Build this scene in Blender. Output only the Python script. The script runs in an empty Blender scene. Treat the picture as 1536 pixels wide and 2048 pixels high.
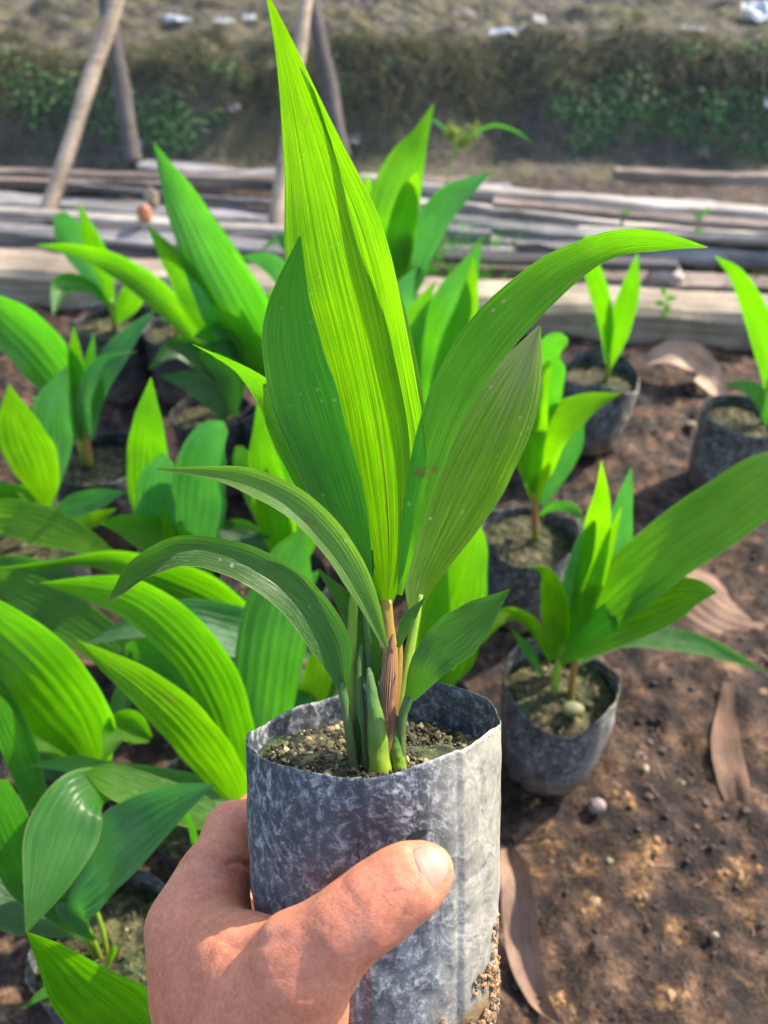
import bpy, math, random
import numpy as np
from mathutils import Vector, Matrix

# ------------------------------------------------------------------ camera, world, sun
scn = bpy.context.scene
PITCH = math.radians(40.0)
CAMH = 0.54
F = 1547.0                       # focal length in pixels of the 1536 x 2048 photograph
cam_d = bpy.data.cameras.new('camera')
cam = bpy.data.objects.new('camera', cam_d)
scn.collection.objects.link(cam)
cam.location = (0, 0, CAMH)
cam.rotation_euler = (math.radians(90) - PITCH, 0, 0)
cam_d.sensor_fit = 'VERTICAL'
cam_d.sensor_height = 24.0
cam_d.lens = F / 2048 * 24.0
cam_d.clip_start = 0.01
cam_d.clip_end = 500
cam_d.dof.use_dof = True
cam_d.dof.focus_distance = 0.228
cam_d.dof.aperture_fstop = cam_d.lens / 2.3
scn.camera = cam

SUN = Vector((0.63, 0.43, 0.65)).normalized()      # direction towards the sun
elev = math.asin(SUN.z)
world = bpy.data.worlds.new('World')
scn.world = world
world.use_nodes = True
wn = world.node_tree
bg = wn.nodes['Background']
sky = wn.nodes.new('ShaderNodeTexSky')
sky.sky_type = 'NISHITA'
sky.sun_disc = False
sky.sun_elevation = elev
sky.sun_rotation = math.atan2(SUN.x, SUN.y)
sky.air_density = 1.0
sky.dust_density = 1.5
sky.ozone_density = 1.0
wn.links.new(sky.outputs[0], bg.inputs[0])
bg.inputs[1].default_value = 0.15
sl = bpy.data.lights.new('sun', 'SUN')
sl.energy = 3.7
sl.angle = math.radians(0.6)
sl.color = (1.0, 0.91, 0.75)
so = bpy.data.objects.new('sun', sl)
scn.collection.objects.link(so)
so.rotation_euler = (-SUN).to_track_quat('-Z', 'Y').to_euler()
scn.view_settings.view_transform = 'Standard'
scn.view_settings.look = 'None'
scn.view_settings.exposure = 1.35
scn.view_settings.gamma = 1.0
scn.render.engine = 'CYCLES'
scn.cycles.use_denoising = True
scn.cycles.max_bounces = 8
scn.cycles.transparent_max_bounces = 12

# ------------------------------------------------------------------ helpers
rng = np.random.default_rng(7)
random.seed(7)
CP = np.array([0, 0, CAMH])
cR = np.array([1.0, 0, 0])
cU = np.array([0, math.sin(PITCH), math.cos(PITCH)])
cF = np.array([0, math.cos(PITCH), -math.sin(PITCH)])


def P(u, v, d):
    """a point at camera depth d (metres) on the sight line of photograph pixel (u, v)"""
    return CP + d * ((u - 768) / F * cR - (v - 1024) / F * cU + cF)


def G(u, v, h):
    """the point at height h on that sight line"""
    r = (u - 768) / F * cR - (v - 1024) / F * cU + cF
    return CP + r * ((h - CAMH) / r[2])


def depth(p):
    return float(np.dot(np.asarray(p) - CP, cF))


def _hash(ix, iy, iz):
    n = (ix * 374761393 + iy * 668265263 + iz * 2147483647 * 3 + iz * 1274126177) & 0xFFFFFFFF
    n = ((n ^ (n >> 13)) * 1274126177) & 0xFFFFFFFF
    n = (n ^ (n >> 16)) & 0xFFFFFFFF
    return n / 4294967295.0


def vnoise(x, y, z=0.0):
    x = np.asarray(x, float); y = np.asarray(y, float); z = np.asarray(z, float) + 0 * x
    y = y + 0 * x
    ix = np.floor(x).astype(np.int64); iy = np.floor(y).astype(np.int64); iz = np.floor(z).astype(np.int64)
    fx, fy, fz = x - ix, y - iy, z - iz
    fx = fx * fx * (3 - 2 * fx); fy = fy * fy * (3 - 2 * fy); fz = fz * fz * (3 - 2 * fz)
    r = 0
    for a in (0, 1):
        for b in (0, 1):
            for c in (0, 1):
                w = (fx if a else 1 - fx) * (fy if b else 1 - fy) * (fz if c else 1 - fz)
                r = r + w * _hash(ix + a, iy + b, iz + c)
    return r * 2 - 1


def fbm(x, y, z=0.0, o=4):
    r = 0; a = 1.0; s = 1.0
    for i in range(o):
        r = r + a * vnoise(np.asarray(x) * s + 17.3 * i, np.asarray(y) * s + 5.1 * i, np.asarray(z) * s)
        a *= 0.5; s *= 2.03
    return r


def catmull(pts, n):
    pts = np.asarray(pts, float)
    q = np.vstack([2 * pts[0] - pts[1], pts, 2 * pts[-1] - pts[-2]])
    seg = len(pts) - 1
    L = np.linalg.norm(np.diff(pts[:, :3], axis=0), axis=1)
    c = np.concatenate([[0], np.cumsum(L)]); c /= c[-1]
    out = []
    for t in np.linspace(0, 1, n):
        i = min(seg - 1, int(np.searchsorted(c, t, side='right') - 1))
        u = (t - c[i]) / max(1e-9, c[i + 1] - c[i])
        p0, p1, p2, p3 = q[i], q[i + 1], q[i + 2], q[i + 3]
        out.append(0.5 * ((2 * p1) + (-p0 + p2) * u + (2 * p0 - 5 * p1 + 4 * p2 - p3) * u * u + (-p0 + 3 * p1 - 3 * p2 + p3) * u ** 3))
    return np.array(out)


def norm(a):
    a = np.asarray(a, float)
    return a / max(1e-12, np.linalg.norm(a))


def link(name, verts, faces, mat, parent=None, uv=None, smooth=True, attr=None):
    """one mesh object; verts are world coordinates, faces an (n,4)/(n,3) array or a list"""
    me = bpy.data.meshes.new(name)
    off = np.array(parent.location) if parent else np.zeros(3)
    V = np.asarray(verts, float)
    if parent is None:
        base = V.mean(axis=0); base[2] = V[:, 2].min()
        off = base
    par_off = off
    if parent is not None and parent.parent is not None:
        par_off = off + np.array(parent.parent.location)
    if parent is not None and parent.type == 'MESH' and 'origin' in parent:
        par_off = np.array(parent['origin'])
    V2 = V - par_off
    me.from_pydata(V2.tolist(), [], [tuple(int(i) for i in f) for f in faces])
    me.update()
    if uv is not None:
        ul = me.uv_layers.new(name='UVMap')
        idx = np.zeros(len(me.loops), dtype=np.int32)
        me.loops.foreach_get('vertex_index', idx)
        ul.data.foreach_set('uv', np.asarray(uv, dtype=np.float32)[idx].ravel())
    if attr is not None:
        a = me.attributes.new('tint', 'FLOAT', 'POINT')
        a.data.foreach_set('value', np.asarray(attr, dtype=np.float32))
    if smooth:
        me.shade_smooth()
    me.materials.append(mat)
    o = bpy.data.objects.new(name, me)
    scn.collection.objects.link(o)
    if parent is not None:
        o.parent = parent
    else:
        o.location = off
    return o


def thing(name, label, cat, loc, group=None):
    o = bpy.data.objects.new(name, None)
    scn.collection.objects.link(o)
    o.location = tuple(float(c) for c in loc)
    o.empty_display_size = 0.02
    o['label'] = label; o['category'] = cat
    if group:
        o['group'] = group
    return o


def tag(o, label, cat, group=None, kind=None):
    if label: o['label'] = label
    if cat: o['category'] = cat
    if group: o['group'] = group
    if kind: o['kind'] = kind
    return o


# ------------------------------------------------------------------ materials
class NT:
    def __init__(s, name):
        s.m = bpy.data.materials.new(name); s.m.use_nodes = True
        s.t = s.m.node_tree; s.b = s.t.nodes['Principled BSDF']; s.out = s.t.nodes['Material Output']

    def n(s, kind, **kw):
        nd = s.t.nodes.new('ShaderNode' + kind)
        for k, v in kw.items():
            if k.startswith('i_'):
                key = k[2:]
                key = int(key) if key.isdigit() else key.replace('_', ' ')
                nd.inputs[key].default_value = v
            else:
                setattr(nd, k, v)
        return nd

    def l(s, a, b):
        s.t.links.new(a, b)

    def coord(s, which='Object', scale=(1, 1, 1)):
        tc = s.n('TexCoord'); mp = s.n('Mapping'); mp.inputs['Scale'].default_value = scale
        s.l(tc.outputs[which], mp.inputs[0]); return mp.outputs[0]

    def noise(s, vec, scale, detail=4, rough=0.55, dist=0.0):
        nd = s.n('TexNoise'); nd.inputs['Scale'].default_value = scale; nd.inputs['Detail'].default_value = detail
        nd.inputs['Roughness'].default_value = rough; nd.inputs['Distortion'].default_value = dist
        s.l(vec, nd.inputs['Vector']); return nd.outputs[0]

    def ramp(s, fac, stops):
        r = s.n('ValToRGB'); e = r.color_ramp.elements
        while len(e) < len(stops): e.new(0.5)
        for k, (p, c) in enumerate(stops):
            e[k].position = p
            if not hasattr(c, '__len__'): c = (c, c, c)
            e[k].color = (*c, 1)
        s.l(fac, r.inputs[0]); return r.outputs[0]

    def mix(s, fac, a, b, mode='MIX'):
        m = s.n('Mix', data_type='RGBA', blend_type=mode)
        for src, i in ((fac, 0), (a, 6), (b, 7)):
            if hasattr(src, 'links'): s.l(src, m.inputs[i])
            elif i == 0: m.inputs[0].default_value = src
            else: m.inputs[i].default_value = (*src, 1)
        return m.outputs[2]

    def math(s, op, a, b=0.0, c=None):
        m = s.n('Math', operation=op)
        for i, x in enumerate((a, b) if c is None else (a, b, c)):
            if hasattr(x, 'links'): s.l(x, m.inputs[i])
            else: m.inputs[i].default_value = x
        return m.outputs[0]

    def bump(s, h, dist, strength=1.0):
        b = s.n('Bump'); b.inputs['Strength'].default_value = strength; b.inputs['Distance'].default_value = dist
        s.l(h, b.inputs['Height']); s.l(b.outputs[0], s.b.inputs['Normal']); return b.outputs[0]


def leaf_mat(name, c0, c1, tr, tfac=0.5, rough=0.36, dust=0.0, pale=0.0, rib=0.0, spec=0.6):
    """c0/c1: the two tones of the surface, tr: colour of the light that comes through"""
    k = NT(name)
    uv = k.coord('UV', (1, 1, 1))
    st = k.coord('UV', (2.2, 46, 1)); st2 = k.coord('UV', (5, 150, 1))
    a = k.noise(st, 1.0, 3, 0.6); b = k.noise(st2, 1.0, 2, 0.6)
    obj = k.coord('Object')
    big = k.noise(obj, 22, 4, 0.6)
    broad = k.noise(k.coord('UV', (1.2, 15, 1)), 1.0, 2, 0.5)
    f1 = k.math('ADD', k.math('MULTIPLY', k.ramp(a, [(0.38, 0), (0.62, 1)]), 0.6), k.math('MULTIPLY', k.ramp(broad, [(0.40, 0), (0.58, 1)]), 0.4))
    col = k.mix(f1, c0, c1)
    f2 = k.ramp(b, [(0.32, 0.62), (0.5, 0.95), (0.7, 1.16)])
    col = k.mix(1.0, col, f2, 'MULTIPLY')
    f3 = k.ramp(big, [(0.3, (0.66, 0.76, 0.7)), (0.7, (1.2, 1.1, 1.1))])
    col = k.mix(1.0, col, f3, 'MULTIPLY')
    trc = k.mix(f1, tuple(0.72 * x for x in tr), tuple(1.1 * x for x in tr))
    trc = k.mix(1.0, trc, f2, 'MULTIPLY')
    trc = k.mix(1.0, trc, f3, 'MULTIPLY')
    sep = k.n('SeparateXYZ'); k.l(uv, sep.inputs[0])
    # paler margin line and a tan midrib that fades towards the tip
    edge = k.math('ABSOLUTE', k.math('SUBTRACT', sep.outputs[1], 0.5))
    em = k.ramp(edge, [(0.478, 0), (0.49, 1)])
    col = k.mix(k.math('MULTIPLY', em, 0.55), col, (0.35, 0.42, 0.12))
    if rib:
        rm = k.ramp(edge, [(0.004, 1), (0.014, 0)])
        fade = k.ramp(sep.outputs[0], [(0.12, 1), (0.62, 0)])
        rf = k.math('MULTIPLY', k.math('MULTIPLY', rm, fade), rib)
        col = k.mix(rf, col, (0.09, 0.045, 0.02))
        trc = k.mix(rf, trc, (0.10, 0.07, 0.01))
    if pale:
        pn = k.ramp(a, [(0.42, 0), (0.56, 1)])
        pt = k.ramp(sep.outputs[0], [(0.55, 0.0), (0.72, 0.35), (0.9, 1)])
        pf = k.math('MULTIPLY', k.math('MULTIPLY', pn, pt), pale)
        col = k.mix(pf, col, (0.62, 0.58, 0.36))  # silvery glare painted into the tip colour as pale streaks
        trc = k.mix(pf, trc, (0.35, 0.34, 0.10))
    # small yellow-brown lesions and a dry tip
    le = k.math('MULTIPLY', k.ramp(k.noise(obj, 75, 3, 0.6), [(0.70, 0), (0.74, 1)]), 0.7)
    tip = k.math('MULTIPLY', k.ramp(sep.outputs[0], [(0.985, 0), (1.0, 1)]), 0.7)
    le = k.math('MAXIMUM', le, tip)
    col = k.mix(le, col, (0.24, 0.17, 0.05)); trc = k.mix(le, trc, (0.35, 0.26, 0.03))
    if dust:
        vo = k.n('TexVoronoi', feature='F1'); vo.inputs['Scale'].default_value = 260
        k.l(obj, vo.inputs['Vector'])
        dn = k.noise(obj, 60, 3, 0.7)
        dm = k.math('MULTIPLY', k.ramp(vo.outputs['Distance'], [(0.13, 1), (0.2, 0)]), k.ramp(dn, [(0.56, 0), (0.62, 1)]))
        sm = k.math('MULTIPLY', k.ramp(k.noise(k.coord('UV', (9, 60, 1)), 1.0, 4, 0.7), [(0.6, 0), (0.72, 1)]), 0.55 * dust)
        dm = k.math('MAXIMUM', k.math('MULTIPLY', dm, min(1.0, dust * 2)), sm)
        col = k.mix(dm, col, (0.50, 0.50, 0.40))
    k.l(col, k.b.inputs['Base Color'])
    k.b.inputs['Roughness'].default_value = rough
    k.b.inputs['Specular IOR Level'].default_value = spec
    k.b.inputs['Coat Weight'].default_value = 0.0 if spec < 0.5 else 0.22
    k.b.inputs['Coat Roughness'].default_value = rough * 0.8
    bh = k.math('ADD', k.math('ADD', a, k.math('MULTIPLY', b, 0.4)), k.math('MULTIPLY', broad, 1.0))
    nrm = k.bump(bh, 0.0008, 0.8)
    tl = k.n('BsdfTranslucent'); k.l(trc, tl.inputs[0]); k.l(nrm, tl.inputs['Normal'])
    mx = k.n('MixShader'); mx.inputs[0].default_value = tfac
    k.l(k.b.outputs[0], mx.inputs[1]); k.l(tl.outputs[0], mx.inputs[2]); k.l(mx.outputs[0], k.out.inputs[0])
    return k.m


LM = {
    'bright': leaf_mat('leaf_bright', (0.055, 0.19, 0.006), (0.10, 0.29, 0.012), (0.20, 0.66, 0.002), 0.54, 0.34, spec=0.42),
    'lime': leaf_mat('leaf_lime', (0.08, 0.24, 0.004), (0.15, 0.33, 0.008), (0.27, 0.72, 0.001), 0.56, 0.36, spec=0.35),
    'mid': leaf_mat('leaf_mid', (0.035, 0.16, 0.022), (0.07, 0.25, 0.035), (0.13, 0.60, 0.012), 0.50, 0.30),
    'dark': leaf_mat('leaf_dark', (0.024, 0.10, 0.020), (0.045, 0.16, 0.03), (0.08, 0.36, 0.015), 0.36, 0.30),
    'blue': leaf_mat('leaf_bluish', (0.04, 0.15, 0.045), (0.08, 0.25, 0.085), (0.10, 0.50, 0.05), 0.42, 0.29),
    'hero': leaf_mat('leaf_held_bright', (0.06, 0.19, 0.002), (0.10, 0.27, 0.004), (0.30, 0.76, 0.0), 0.62, 0.36, 0.22, 0, 1.0, 0.28),
    'herotop': leaf_mat('leaf_held_green', (0.06, 0.22, 0.014), (0.12, 0.34, 0.035), (0.28, 0.88, 0.002), 0.52, 0.34, 0.35, spec=0.4),
    'heropale': leaf_mat('leaf_held_glare_tip', (0.07, 0.18, 0.010), (0.13, 0.27, 0.025), (0.38, 0.90, 0.0), 0.54, 0.30, 0.5, 1.0, 0.6, 0.55),
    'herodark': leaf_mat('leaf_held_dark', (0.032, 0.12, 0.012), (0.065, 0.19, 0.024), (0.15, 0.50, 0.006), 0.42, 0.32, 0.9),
    'scarred': leaf_mat('leaf_held_scarred', (0.11, 0.27, 0.03), (0.20, 0.40, 0.07), (0.40, 0.88, 0.02), 0.46, 0.40, 1.6),
}


def simple(name, build):
    k = NT(name); build(k); return k.m


def m_soil(k):
    o = k.coord('Object')
    big = k.noise(o, 5.5, 6, 0.6); mid = k.noise(o, 38, 5, 0.65); fine = k.noise(o, 260, 4, 0.7)
    c = k.ramp(mid, [(0.36, (0.010, 0.007, 0.006)), (0.47, (0.038, 0.025, 0.019)), (0.57, (0.095, 0.062, 0.045)), (0.68, (0.23, 0.15, 0.095))])
    c2 = k.ramp(big, [(0.35, (0.62, 0.6, 0.62)), (0.62, (1.25, 1.12, 1.0))])
    c = k.mix(1.0, c, c2, 'MULTIPLY')
    och = k.noise(o, 13, 6, 0.72, 0.4)
    of = k.math('MULTIPLY', k.ramp(och, [(0.58, 0), (0.66, 1)]), k.ramp(mid, [(0.4, 0.2), (0.6, 1)]))
    at = k.n('Attribute'); at.attribute_name = 'ochre'
    spot_ = k.math('MULTIPLY', at.outputs['Fac'], k.ramp(k.noise(o, 210, 5, 0.75), [(0.44, 0.0), (0.56, 1)]))
    c = k.mix(k.math('MAXIMUM', k.math('MULTIPLY', of, 0.38), k.math('MULTIPLY', spot_, 0.85)), c, (0.38, 0.205, 0.075))
    ff = k.ramp(fine, [(0.3, 0.6), (0.7, 1.5)])
    c = k.mix(1.0, c, ff, 'MULTIPLY')
    k.b.inputs['Specular IOR Level'].default_value = 0.25
    k.l(c, k.b.inputs['Base Color'])
    k.l(k.ramp(mid, [(0.4, 0.55), (0.6, 0.9)]), k.b.inputs['Roughness'])
    k.bump(k.math('ADD', k.math('MULTIPLY', mid, 1.0), k.math('MULTIPLY', fine, 0.5)), 0.008, 1.0)


def m_bank(k):
    o = k.coord('Object'); ge = k.n('NewGeometry'); sp = k.n('SeparateXYZ'); k.l(ge.outputs['Position'], sp.inputs[0])
    mid = k.noise(o, 26, 6, 0.7); big = k.noise(o, 5, 5, 0.6)
    c = k.ramp(mid, [(0.3, (0.026, 0.021, 0.014)), (0.5, (0.085, 0.068, 0.048)), (0.72, (0.19, 0.15, 0.105))])
    moss = k.ramp(big, [(0.45, 0), (0.62, 0.75)])
    c = k.mix(k.math('MULTIPLY', moss, k.ramp(mid, [(0.35, 0.3), (0.6, 1)])), c, (0.13, 0.12, 0.022))
    k.l(c, k.b.inputs['Base Color']); k.b.inputs['Roughness'].default_value = 0.95
    k.bump(mid, 0.02, 1.0)


def m_ground(k):
    m_soil(k)


def m_crumb(k):
    a = k.n('Attribute'); a.attribute_name = 'tint'
    c = k.ramp(a.outputs['Fac'], [(0.0, (0.016, 0.011, 0.010)), (0.45, (0.06, 0.043, 0.036)), (0.72, (0.15, 0.10, 0.07)), (0.86, (0.33, 0.17, 0.065)), (1.0, (0.48, 0.36, 0.24))])
    o = k.coord('Object'); n = k.noise(o, 500, 3, 0.7)
    c = k.mix(1.0, c, k.ramp(n, [(0.3, 0.65), (0.7, 1.3)]), 'MULTIPLY')
    k.l(c, k.b.inputs['Base Color']); k.b.inputs['Roughness'].default_value = 0.85
    k.bump(n, 0.001, 0.8)


def m_grain(k):
    a = k.n('Attribute'); a.attribute_name = 'tint'
    c = k.ramp(a.outputs['Fac'], [(0.4, (0.03, 0.024, 0.014)), (0.6, (0.085, 0.078, 0.028)), (0.8, (0.19, 0.15, 0.075)), (1.0, (0.36, 0.29, 0.17))])
    k.l(c, k.b.inputs['Base Color']); k.b.inputs['Roughness'].default_value = 0.9


def m_potsoil(k):
    o = k.coord('Object')
    a = k.noise(o, 130, 5, 0.7); b = k.noise(o, 34, 4, 0.6)
    c = k.ramp(a, [(0.36, (0.010, 0.009, 0.005)), (0.5, (0.055, 0.048, 0.020)), (0.62, (0.15, 0.125, 0.05)), (0.76, (0.32, 0.25, 0.13))])
    c = k.mix(k.ramp(b, [(0.48, 0), (0.62, 0.8)]), c, (0.035, 0.075, 0.018))
    k.l(c, k.b.inputs['Base Color']); k.b.inputs['Roughness'].default_value = 0.9
    k.bump(a, 0.003, 1.0)


def m_bag(k, dust=0.5, tone=(0.30, 0.33, 0.37), warm=0.0, mud=0.4, hero=False):
    o = k.coord('Object'); uvs = k.n('SeparateXYZ'); k.l(k.coord('UV'), uvs.inputs[0])
    a = k.noise(o, 52, 9, 0.82, 0.3); b = k.noise(o, 330, 6, 0.8, 0.2); w = k.noise(o, 48, 3, 0.5, 1.8)
    big = k.noise(o, 14, 3, 0.5)
    wr = k.n('TexVoronoi', feature='DISTANCE_TO_EDGE'); wr.inputs['Scale'].default_value = 55
    wv = k.n('VectorMath', operation='ADD'); k.l(o, wv.inputs[0]); cb = k.n('CombineXYZ')
    for q in range(3): k.l(k.math('MULTIPLY', k.noise(o, 70 + 11 * q, 3, 0.6), 0.022), cb.inputs[q])
    k.l(cb.outputs[0], wv.inputs[1]); k.l(wv.outputs[0], wr.inputs['Vector'])
    scuff = k.math('MULTIPLY', k.ramp(wr.outputs['Distance'], [(0.0, 1), (0.05, 0)]), k.ramp(b, [(0.45, 0), (0.6, 1)]))
    streak = k.noise(k.coord('UV', (90, 5, 1)), 1.0, 4, 0.65)
    base = (0.020, 0.027, 0.037) if hero else (0.016, 0.019, 0.024)
    lowf = k.ramp(uvs.outputs[1], [(0.45, 1.0), (0.95, 0.42)])
    d = k.math('MULTIPLY', k.math('MULTIPLY', k.ramp(a, [(0.34, 0.06), (0.50, 0.36), (0.68, 0.95)]), dust), lowf)
    c = k.mix(d, base, tone)
    sp = k.math('MULTIPLY', k.math('MULTIPLY', k.ramp(b, [(0.50, 0), (0.60, 1)]), k.ramp(a, [(0.42, 0.22), (0.58, 1)])), 0.80 * dust + 0.06)
    c = k.mix(sp, c, (0.52, 0.53, 0.54))
    c = k.mix(k.math('MULTIPLY', scuff, 0.5 * dust + 0.1), c, (0.6, 0.6, 0.6))
    sk = k.math('MULTIPLY', k.ramp(streak, [(0.56, 0), (0.68, 1)]), 0.30 * dust)
    c = k.mix(sk, c, (0.48, 0.48, 0.47))
    dk = k.math('MULTIPLY', k.ramp(big, [(0.56, 0), (0.68, 1)]), 0.45)
    c = k.mix(dk, c, (0.03, 0.034, 0.045))
    mn = k.noise(o, 60, 5, 0.75)
    if warm:
        # cream of sunlight painted into the side turned to the right (u = 0.82 .. 1)
        sun_side_ = k.math('MULTIPLY', k.ramp(uvs.outputs[0], [(0.80, 0), (0.885, 1)]), k.ramp(a, [(0.30, 0.35), (0.55, 1)]))
        c = k.mix(k.math('MULTIPLY', sun_side_, warm), c, (0.50, 0.46, 0.37))
        foot_ = k.ramp(k.math('ADD', uvs.outputs[1], k.math('MULTIPLY', mn, -0.35)), [(-0.12, 1), (0.02, 0)])
        right_ = k.ramp(uvs.outputs[0], [(0.68, 0.1), (0.80, 1)])
        c = k.mix(k.math('MULTIPLY', k.math('MULTIPLY', foot_, right_), 0.95), c, (0.36, 0.25, 0.13))
    mf = k.ramp(k.math('ADD', uvs.outputs[1], k.math('MULTIPLY', mn, -0.5)), [(-0.16, 1), (0.14, 0)])
    c = k.mix(k.math('MULTIPLY', mf, mud), c, (0.15, 0.10, 0.07))
    k.l(c, k.b.inputs['Base Color'])
    k.l(k.ramp(a, [(0.3, 0.32), (0.7, 0.62)]), k.b.inputs['Roughness'])
    k.b.inputs['Specular IOR Level'].default_value = 0.6
    h = k.math('ADD', k.math('MULTIPLY', w, 1.0), k.math('MULTIPLY', b, 0.16))
    h = k.math('ADD', h, k.math('MULTIPLY', k.ramp(wr.outputs['Distance'], [(0.0, 1), (0.12, 0)]), 0.12))
    nr = k.bump(h, 0.0015, 0.8)
    tl = k.n('BsdfTranslucent'); k.l(k.mix(0.5, c, (0.12, 0.13, 0.14)), tl.inputs[0])
    mx = k.n('MixShader'); mx.inputs[0].default_value = 0.16
    k.l(k.b.outputs[0], mx.inputs[1]); k.l(tl.outputs[0], mx.inputs[2]); k.l(mx.outputs[0], k.out.inputs[0])


def m_wood(k, c0, c1, c2):
    o = k.coord('Object')
    g = k.noise(k.coord('Object', (4, 95, 95)), 1.0, 7, 0.75, 1.0); b = k.noise(o, 9, 4, 0.6)
    crack = k.noise(k.coord('Object', (5, 170, 170)), 1.0, 4, 0.7)
    c = k.ramp(g, [(0.3, c0), (0.52, c1), (0.72, c2)])
    c = k.mix(1.0, c, k.ramp(b, [(0.3, 0.45), (0.7, 1.25)]), 'MULTIPLY')
    c = k.mix(k.ramp(crack, [(0.30, 0.9), (0.40, 0)]), c, tuple(0.35 * x for x in c0))
    k.l(c, k.b.inputs['Base Color']); k.b.inputs['Roughness'].default_value = 0.85
    k.bump(k.math('ADD', g, crack), 0.003, 0.8)


def m_skin(k):
    o = k.coord('Object')
    a = k.noise(o, 55, 4, 0.55); f = k.noise(o, 700, 4, 0.65)
    c = k.ramp(a, [(0.3, (0.66, 0.225, 0.125)), (0.55, (0.76, 0.285, 0.165)), (0.75, (0.80, 0.345, 0.215))])
    c = k.mix(1.0, c, k.ramp(f, [(0.3, (0.80, 0.74, 0.72)), (0.7, (1.06, 1.08, 1.08))]), 'MULTIPLY')
    c = k.mix(1.0, c, k.ramp(k.noise(o, 160, 3, 0.6), [(0.35, (0.92, 0.86, 0.84)), (0.65, (1.03, 1.05, 1.06))]), 'MULTIPLY')
    at = k.n('Attribute'); at.attribute_name = 'tint'
    c = k.mix(at.outputs['Fac'], c, (0.62, 0.17, 0.11))
    k.l(c, k.b.inputs['Base Color'])
    k.b.inputs['Roughness'].default_value = 0.55
    k.b.inputs['Specular IOR Level'].default_value = 0.3
    k.b.inputs['Subsurface Weight'].default_value = 0.22
    k.b.inputs['Subsurface Scale'].default_value = 0.004
    k.b.inputs['Subsurface Radius'].default_value = (1.0, 0.35, 0.18)
    vo = k.n('TexVoronoi', feature='DISTANCE_TO_EDGE')
    mp = k.n('Mapping'); mp.inputs['Scale'].default_value = (620, 620, 1500); k.l(o, mp.inputs[0])
    nd = k.noise(o, 300, 3, 0.6)
    vm = k.n('VectorMath', operation='MULTIPLY_ADD'); k.l(mp.outputs[0], vm.inputs[0]); vm.inputs[1].default_value = (1, 1, 1)
    cb = k.n('CombineXYZ'); k.l(k.math('MULTIPLY', nd, 2.5), cb.inputs[0]); k.l(k.math('MULTIPLY', nd, 2.0), cb.inputs[2]); k.l(cb.outputs[0], vm.inputs[2])
    k.l(vm.outputs[0], vo.inputs['Vector']); vo.inputs['Scale'].default_value = 1.0
    pores = k.ramp(vo.outputs['Distance'], [(0.0, 0), (0.14, 1)])
    k.bump(k.math('ADD', k.math('MULTIPLY', pores, 0.25), k.math('MULTIPLY', f, 0.4)), 0.00026, 0.7)


def m_nail(k):
    o = k.coord('Object'); a = k.noise(o, 120, 3, 0.5)
    k.l(k.ramp(a, [(0.3, (0.44, 0.235, 0.165)), (0.7, (0.48, 0.275, 0.205))]), k.b.inputs['Base Color'])
    k.b.inputs['Roughness'].default_value = 0.38; k.b.inputs['Specular IOR Level'].default_value = 0.35
    k.b.inputs['Subsurface Weight'].default_value = 0.0
    k.b.inputs['Subsurface Scale'].default_value = 0.002
    k.b.inputs['Coat Weight'].default_value = 0.05


def m_stem(k, c0, c1, c2):
    o = k.coord('UV'); sp = k.n('SeparateXYZ'); k.l(o, sp.inputs[0])
    n = k.noise(k.coord('UV', (3, 14, 1)), 1.0, 4, 0.6)
    c = k.ramp(k.math('ADD', sp.outputs[0], k.math('MULTIPLY', k.math('SUBTRACT', n, 0.5), 0.7)), [(0.0, c0), (0.45, c1), (1.0, c2)])
    k.l(c, k.b.inputs['Base Color']); k.b.inputs['Roughness'].default_value = 0.45
    fine = k.noise(k.coord('UV', (5, 60, 1)), 1.0, 3, 0.7)
    k.bump(fine, 0.0004, 0.8)


def m_dry(k, c0, c1):
    n = k.noise(k.coord('UV', (3, 34, 1)), 1.0, 4, 0.65); o = k.coord('Object'); b = k.noise(o, 40, 4, 0.7)
    c = k.mix(k.ramp(n, [(0.35, 0), (0.65, 1)]), c0, c1)
    c = k.mix(1.0, c, k.ramp(b, [(0.3, 0.55), (0.7, 1.3)]), 'MULTIPLY')
    k.l(c, k.b.inputs['Base Color']); k.b.inputs['Roughness'].default_value = 0.7
    k.bump(n, 0.001, 0.8)


def flat(name, c, r=0.6, tr=None):
    k = NT(name); o = k.coord('Object'); n = k.noise(o, 60, 4, 0.6)
    k.l(k.mix(1.0, k.mix(0, c, c), k.ramp(n, [(0.3, 0.7), (0.7, 1.2)]), 'MULTIPLY'), k.b.inputs['Base Color'])
    k.b.inputs['Roughness'].default_value = r
    k.bump(n, 0.002, 0.5)
    if tr:
        tl = k.n('BsdfTranslucent'); tl.inputs[0].default_value = (*tr, 1)
        mx = k.n('MixShader'); mx.inputs[0].default_value = 0.4
        k.l(k.b.outputs[0], mx.inputs[1]); k.l(tl.outputs[0], mx.inputs[2]); k.l(mx.outputs[0], k.out.inputs[0])
    return k.m


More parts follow.
